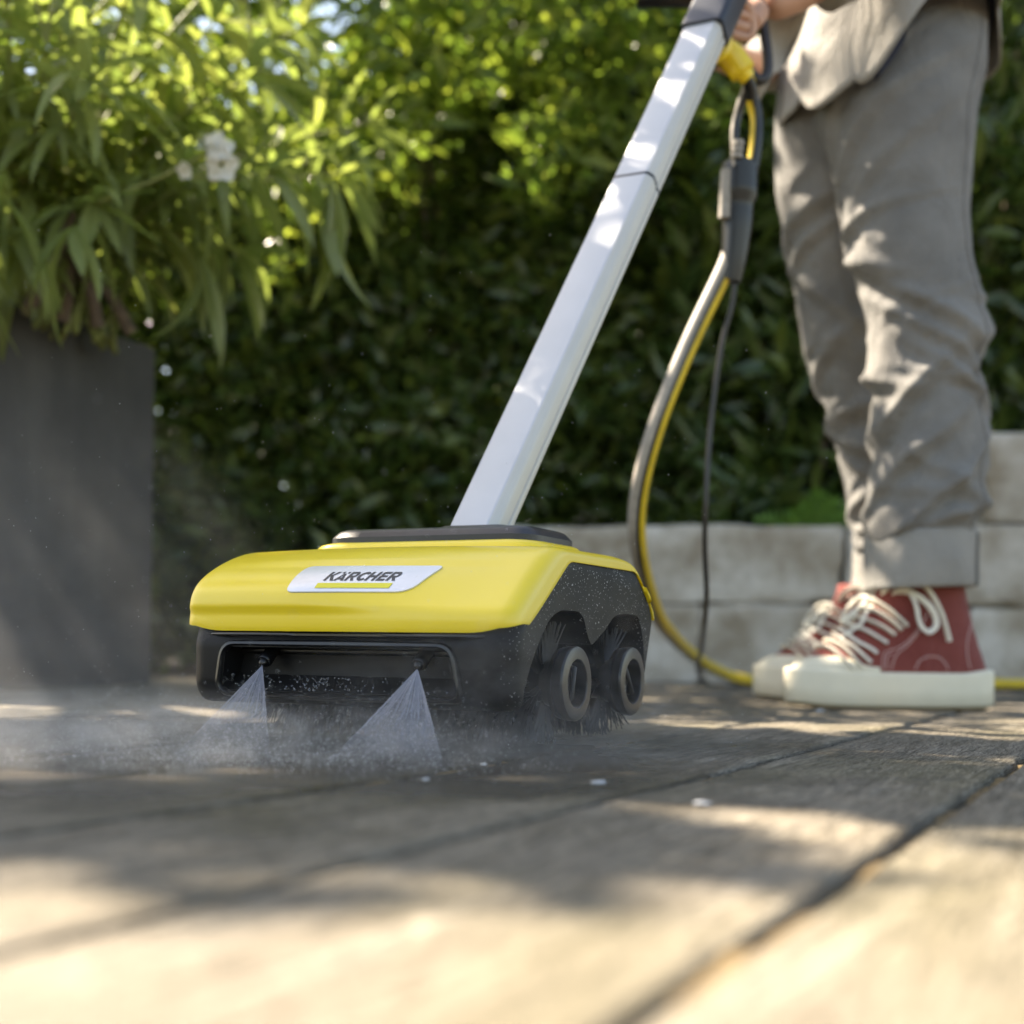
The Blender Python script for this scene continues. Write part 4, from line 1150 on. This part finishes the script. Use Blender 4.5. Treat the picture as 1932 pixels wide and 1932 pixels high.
# ------------------------------------------------------------------ hedges
o = mk('garden_soil', [(-9, 3.60, -.010), (9, 3.60, -.010), (9, 12, .05), (-9, 12, .05)], [(0, 1, 2, 3)], M['soil']); tag(o, kind='structure')
hr_ = random.Random(77)
def hedge(name, label, cat, x0, x1, y0, y1, z1, n, base_list, mat, ztop=None, zlow=None, sparse_top=0.0, stems_n=14, z0=.02, drop=.3, size=1.0, upright=.3, stem_r=.014):
    root = empty(name, ((x0 + x1) / 2, (y0 + y1) / 2, 0)); tag(root, label, cat); O = root.location.copy()
    items = []; k = 0
    cl = [(hr_.uniform(x0, x1), hr_.uniform(z0, z1), hr_.uniform(0, 1) ** 1.5) for _ in range(int(60 * (x1 - x0)))]
    while len(items) < n:
        cx_, cz_, dep = cl[hr_.randrange(len(cl))]
        x = cx_ + hr_.gauss(0, .13); z = cz_ + hr_.gauss(0, .12)
        if hr_.random() < .35: x = hr_.uniform(x0, x1); z = hr_.uniform(z0, z1)
        if z < z0 or x < x0 or x > x1 or (zlow and z < zlow(x) + .75 * noise.noise(Vector((x * 3, z * 2, 7)))) or (ztop and z > ztop(x) + .12 * noise.noise(Vector((x * 4, 0, 0)))): continue
        if z > z1 - .25 and hr_.random() < sparse_top: continue
        front = y0 + .16 * noise.noise(Vector((x * 2.3, z * 2.3, 4))) + .05 * noise.noise(Vector((x * 8, z * 8, 1)))
        y = front + (y1 - y0) * abs(hr_.gauss(0, .33)) * (1 if dep < .7 else .5)
        dr = Vector((hr_.uniform(-1, 1), hr_.uniform(-1.1, .5), hr_.uniform(-.8, 1) + upright))
        if dr.length < .2: continue
        items.append((Vector((x, y, z)) - O, dr, hr_.uniform(-2.2, 2.2), hr_.uniform(.65, 1.25) * size))
    merged_leaves('foliage', items, base_list, mat, root)
    vt = []
    for _ in range(stems_n):
        bx_, by_ = hr_.uniform(x0, x1), hr_.uniform(y0 + .1, y1); p = Vector((bx_, by_, 0)) - O
        q = p + Vector((hr_.uniform(-.4, .4), hr_.uniform(-.25, .1), z1 * hr_.uniform(.7, 1)))
        vt.append(tube_data(catmull([p, p.lerp(q, .5) + Vector((hr_.uniform(-.1, .1), 0, 0)), q], 6), [stem_r * (1 - .06 * i) for i in range(13)], 6))
    if vt:
        V, F = join_data(vt); mk('stems', V, F, M['bark'], root, 60)
    return root
base_h = [leaf_verts(.085, .034, .3, .35, 2), leaf_verts(.075, .030, .1, .5, 2), leaf_verts(.095, .034, .5, .3, 2)]
base_l = [leaf_verts(.14, .036, .3, .35, 3), leaf_verts(.12, .034, .15, .4, 3), leaf_verts(.15, .032, .5, .3, 3)]
base_k = [leaf_verts(.17, .075, .3, .35, 2), leaf_verts(.15, .07, .1, .5, 2)]
base_b = [leaf_verts(.10, .030, .3, .3, 2), leaf_verts(.12, .028, .5, .3, 2), leaf_verts(.08, .028, .2, .3, 2)]
hedge('laurel_hedge', 'tall dense dark green hedge filling the background behind the pole', 'hedge', -2.9, 1.15, 4.25, 5.3, 2.5, 62000, base_h, M['hedge'], stems_n=30, ztop=lambda x: 1.75 + .8 * sm((x + .9) / 1.0))
hedge('yew_hedge', 'second dark hedge standing behind the laurel and filling its gaps', 'hedge', -3.6, 3.4, 5.5, 6.3, 3.4, 26000, base_k, M['hedge'], stems_n=10, ztop=lambda x: 2.15 + .8 * sm((x + .9) / 1.2))
hedge('laurel_bush', 'dark leafy bush with long upright shoots behind the person at the right edge', 'bush', .45, 2.9, 4.15, 5.0, 2.6, 13000, base_l, M['hedge'], stems_n=16, upright=.8)
hedge('bamboo_thicket', 'bright yellow green thicket glowing in the sun above the planter at the upper left', 'thicket', -2.7, .60, 3.75, 4.45, 2.7, 11000, base_b, M['bright'], z0=1.0, zlow=lambda x: 1.05 + .38 * sm((x + 1.25) / 1.3), stems_n=0, stem_r=.006)
# fern on top of the wall
fr_ = empty('fern', (.86, 3.98, .40)); tag(fr_, 'small bright green fern growing on top of the stone wall', 'fern')
vt = []
for k in range(9):
    a = -2.6 + k * .55; L = hr_.uniform(.15, .24); mid = []
    for i in range(10):
        t = i / 9; mid.append(Vector((math.cos(a) * L * t, -abs(math.sin(a)) * .10 * t, .20 * L / .2 * t * (1.3 - t * .8) * (1.2 - .5 * abs(math.cos(a))))))
    vt.append(tube_data(mid, .0018, 4))
    for i in range(1, 10):
        for sg in (-1, 1):
            d = (mid[i] - mid[i - 1]).normalized(); sidev = d.cross(Vector((0, -1, .2))).normalized() * sg
            l = .065 * (1 - i / 11); p = mid[i]; e = p + (sidev + d * .5).normalized() * l; wv_ = d * .012
            vt.append(([p - wv_, e, p + wv_], [(0, 1, 2)]))
V, F = join_data(vt); o = mk('fronds', V, F, M['fern'], fr_, 180)

# ------------------------------------------------------------------ tree whose crown dapples the deck
tr_ = empty('overhanging_tree', (-2.6, 3.4, 0)); tag(tr_, 'leafy tree beyond the left edge whose crown throws dappled shade over the deck', 'tree')
TO = Vector((-2.6, 3.4, 0))
tube('trunk', catmull([(0, 0, -.1), (.05, -.02, 1.2), (.12, -.1, 2.2), (.2, -.2, 3.2)], 8), [.12 - .003 * i for i in range(25)], M['bark'], tr_, 14)
tl_ = random.Random(11)
def shade_prob(x, y):
    """share of leaves kept above a deck point: open at the front edge of the deck, dense over the machine"""
    d = 0
    if y < .44: d = .015
    elif y < .66: d = .015 + .985 * sm((y - .44) / .22)
    elif y < 1.52: d = 1 - .93 * sm((x - .34) / .34)
    else: d = .05 if x < .45 else .07
    e = noise.noise(Vector((x * 3.1 + 5, y * 4.2, 0))) * .6 + noise.noise(Vector((x * 7.5 + 1, y * 11, 3))) * .55
    return d * (1 if e > -.10 else .04)
items = []; br_pts = []
while len(items) < 3300:
    x = tl_.uniform(-1.0, 1.3); y = tl_.uniform(.2, 2.6)
    if tl_.random() > shade_prob(x, y): continue
    s_ = tl_.uniform(3.5, 4.9)
    p = Vector((x, y, 0)) + TO_SUN * s_
    if p.z < 2.1: continue
    items.append((p - TO, Vector((tl_.uniform(-1, 1), tl_.uniform(-1, 1), tl_.uniform(-.9, .5))), tl_.uniform(-3, 3), tl_.uniform(.7, 1.3)))
    if len(items) % 170 == 0: br_pts.append(p - TO)
near_t = 0
while near_t < 135:
    q = tl_.random()
    if q < .46:   # towards the pole
        t = tl_.random(); tg = Vector((-.03 + .29 * t, 1.37 + .46 * t, .25 + .70 * t)) + Vector((tl_.gauss(0, .05), 0, tl_.gauss(0, .05)))
    else:         # towards the legs, the shirt and the boards behind the cleaner
        tg = Vector((tl_.uniform(.30, .85), tl_.uniform(1.9, 2.5), tl_.uniform(0, 1.15)))
    p = tg + TO_SUN * tl_.uniform(1.15, 1.9)
    if p.z < .15 + p.y * .52: continue
    near_t += 1
    items.append((p - TO, Vector((tl_.uniform(-1, 1), tl_.uniform(-1, 1), tl_.uniform(-.9, .5))), tl_.uniform(-3, 3), tl_.uniform(.6, .95)))
    if near_t % 30 == 0: br_pts.append(p - TO)
base_t = [leaf_verts(.11, .055, .3, .3, 3), leaf_verts(.09, .05, .1, .3, 3)]
merged_leaves('crown', items, base_t, M['tree_leaf'], tr_)
vt = []
for p in br_pts:
    s0 = Vector((.15 + tl_.uniform(-.03, .05), -.15, tl_.uniform(2.0, 3.1)))
    vt.append(tube_data(catmull([s0, s0.lerp(p, .5) + Vector((0, 0, .15)), p], 6), [.03 - .0024 * i for i in range(13)], 6))
V, F = join_data(vt); mk('branches', V, F, M['bark'], tr_, 60)

# ------------------------------------------------------------------ water: two flat fans, spray, mist
MW = Matrix.Translation((-.0786, 1.3067, 0)) @ Matrix.Rotation(-A, 4, 'Z')
def fan_mat():
    s = N('water_fan'); tc = s.n('TexCoord'); uv = s.n('UVMap'); sep = s.n('SeparateXYZ', {0: uv.outputs[0]})
    U, Vv = sep.outputs[0], sep.outputs[1]
    st = s.noise(s.n('CombineXYZ', {'X': s.math('MULTIPLY', U, 34.0), 'Y': s.math('MULTIPLY', Vv, 1.6)}).outputs[0], 1.0, 4, .65)
    brk = s.noise(s.n('CombineXYZ', {'X': s.math('MULTIPLY', U, 60.0), 'Y': s.math('MULTIPLY', Vv, 9.0)}).outputs[0], 1.0, 5, .7)
    fade = s.ramp(Vv, [(0, g(.85)), (.15, g(.58)), (.4, g(.44)), (.72, g(.24)), (1.0, g(.0))])
    edge = s.math('POWER', s.math('ABSOLUTE', s.math('SUBTRACT', s.math('MULTIPLY', U, 2.0), 1.0)), 40.0)
    a = s.math('MULTIPLY', fade, s.math('ADD', .05, s.math('MULTIPLY', s.math('POWER', st, 1.6), 2.6)))
    a = s.math('MULTIPLY', a, s.math('ADD', s.math('SUBTRACT', 1.0, Vv), s.math('MULTIPLY', Vv, s.math('MULTIPLY', s.math('POWER', brk, 2.0), 3.2)), clamp=False))
    a = s.math('ADD', a, s.math('MULTIPLY', s.math('MULTIPLY', edge, .55), s.math('SUBTRACT', 1.0, s.math('MULTIPLY', Vv, .85))), clamp=True)
    p = s.n('BsdfPrincipled', {'Base Color': (.62, .66, .80, 1), 'Roughness': .25, 'Specular IOR Level': .8})
    t = s.n('BsdfTranslucent', {'Color': (.75, .80, .92, 1)})
    m1 = s.n('MixShader', {0: .45, 1: p.outputs[0], 2: t.outputs[0]})
    tr = s.n('BsdfTransparent'); m2 = s.n('MixShader', {0: a, 1: tr.outputs[0], 2: m1.outputs[0]})
    s.t.links.new(m2.outputs[0], s.out.inputs[0]); return s.m
M['fan'] = fan_mat()
fan_info = []
for k, (nx, left, right, lb) in enumerate(((-.083, (-.2504, .9935), (-.1741, .9843), 'flat fan of water spraying from the left nozzle onto the deck'),
                                     (.075, (-.136, 1.0135), (-.0473, .9754), 'flat fan of water spraying from the right nozzle onto the deck'))):
    apex = MW @ Vector((nx, -.1535, .0705))
    Lp = Vector((*left, .001)); Rp = Vector((*right, .001))
    O = Vector(((Lp.x + Rp.x) / 2, (Lp.y + Rp.y) / 2, 0))
    nu, nv = 40, 24; V = []; UV = []
    for i in range(nu + 1):
        u = i / nu; G = Lp.lerp(Rp, u) + Vector((0, -.006 * math.sin(u * math.pi), 0))
        for j in range(nv + 1):
            t = j / nv; p = apex.lerp(G, t)
            sag = math.sin(t * math.pi) * .0022 * math.sin(u * 9)
            p += Vector((sag * .3, sag, 0)); V.append(p - O); UV.append((u, t))
    F = [(i * (nv + 1) + j, (i + 1) * (nv + 1) + j, (i + 1) * (nv + 1) + j + 1, i * (nv + 1) + j + 1) for i in range(nu) for j in range(nv)]
    me = bpy.data.meshes.new('water_fan'); me.from_pydata([tuple(v) for v in V], [], F)
    uvl = me.uv_layers.new(name='UVMap')
    for li, l in enumerate(me.loops): uvl.data[li].uv = UV[l.vertex_index]
    o = link_mesh('water_fan', me, M['fan'], None, 180); o.location = O
    tag(o, lb, 'water jet', 'water jets under the cleaner')
    fan_info.append((apex, Lp, Rp))
# droplets
wr = random.Random(5); ico = bmesh.new(); bmesh.ops.create_icosphere(ico, subdivisions=1, radius=1)
iv = np.array([tuple(v.co) for v in ico.verts]); ifc = np.array([[v.index for v in f.verts] for f in ico.faces]); ico.free()
pts = []
for (apex, Lp, Rp) in fan_info:
    for _ in range(500):
        u, t = wr.random(), wr.random() ** .6; G = Lp.lerp(Rp, u); p = apex.lerp(G, t) + Vector([wr.gauss(0, .003 + .006 * t) for _ in range(3)])
        pts.append((p, wr.uniform(.00010, .00032)))
    for _ in range(2600):
        u = wr.random() * 1.1 - .05; G = Lp.lerp(Rp, u); p = G + Vector((wr.gauss(-.03, .07), wr.gauss(-.02, .05), abs(wr.gauss(0, .022)) + .001)); pts.append((p, wr.uniform(.00012, .0004)))
for _ in range(420):
    p = Vector((wr.uniform(-.62, .2), wr.uniform(1.0, 1.6), abs(wr.gauss(.18, .14)))); pts.append((p, wr.uniform(.00016, .00042)))
for _ in range(380):   # fine drift to the left and up
    p = Vector((wr.uniform(-.85, .25), wr.uniform(.55, 1.5), abs(wr.gauss(0, .17)))); pts.append((p, wr.uniform(.00015, .00045)))
for _ in range(90):
    p = Vector((wr.uniform(-.4, .3), wr.uniform(.3, .9), .002 + abs(wr.gauss(0, .10)))); pts.append((p, wr.uniform(.0002, .0005)))
VV = []; FF = []
for k, (p, r_) in enumerate(pts):
    if p.z < r_: p.z = r_
    VV.append(iv * r_ * np.array([1, 1, 1]) + np.array(p)); FF.append(ifc + k * len(iv))
VV = np.concatenate(VV); FF = np.concatenate(FF)
sdp = N('spray_white'); sdp.bsdf(Base_Color=(.92, .94, .97, 1), Roughness=.12, Specular_IOR_Level=.8, Transmission_Weight=.25, IOR=1.33); M['spray'] = sdp.m
o = mk('spray_droplets', VV.tolist(), [tuple(f) for f in FF.tolist()], M['spray'], None, 180)
tag(o, 'fine water droplets flying round the jets and over the boards', 'droplets', kind='stuff')

def mist_mat(cx, cy, cz, rx, ry, rz, dens, sc_, gam=1.6, thr=.42):
    s = N('mist_volume'); tc = s.n('TexCoord'); P = tc.outputs['Object']; sep = s.n('SeparateXYZ', {0: P})
    def q(o_, r_): return s.math('MULTIPLY', o_, 1.0 / r_)
    a, b, c = q(sep.outputs[0], rx), q(sep.outputs[1], ry), q(sep.outputs[2], rz)
    d = s.math('ADD', s.math('ADD', s.math('MULTIPLY', a, a), s.math('MULTIPLY', b, b)), s.math('MULTIPLY', c, c))
    f = s.math('POWER', s.math('SUBTRACT', 1.0, d, clamp=True), gam)
    nz = s.noise(s.n('Mapping', {'Vector': P, 'Scale': (1, 1, 1.6)}).outputs[0], sc_, 4, .6, .6)
    nz = s.ramp(nz, [(thr, g(.05)), (thr + .22, g(1))])
    D = s.math('MULTIPLY', s.math('MULTIPLY', f, nz), dens)
    v = s.n('VolumePrincipled', {'Color': (.93, .94, .97, 1), 'Density': D, 'Anisotropy': .25})
    s.t.links.new(v.outputs[0], s.out.inputs['Volume']); return s.m
def mist(name, label, c, r_, dens, sc_, gam=1.6, thr=.42):
    bm = bmesh.new(); bmesh.ops.create_icosphere(bm, subdivisions=3, radius=1)
    for v in bm.verts: v.co = Vector((v.co.x * r_[0], v.co.y * r_[1], max(v.co.z * r_[2], .003 - c[2])))
    o = bm_obj(name, bm, mist_mat(*c, *r_, dens, sc_, gam, thr), None, 180); o.location = c
    tag(o, label, 'mist', 'mist thrown up by the water jets', 'stuff'); return o
mist('mist', 'low grey mist on the boards where the jets hit', (-.42, 1.06, .005), (.60, .38, .058), 3.7, 26, 1.5, .44)
mist('mist', 'thin veil of mist drifting across the planter at the left', (-.75, 1.62, .05), (.60, .55, .40), .22, 9, 1.2, .35)
mist('mist', 'puffs of mist curling round the right brush end of the cleaner', (.02, 1.07, .03), (.22, .14, .12), 1.1, 34, 1.2)
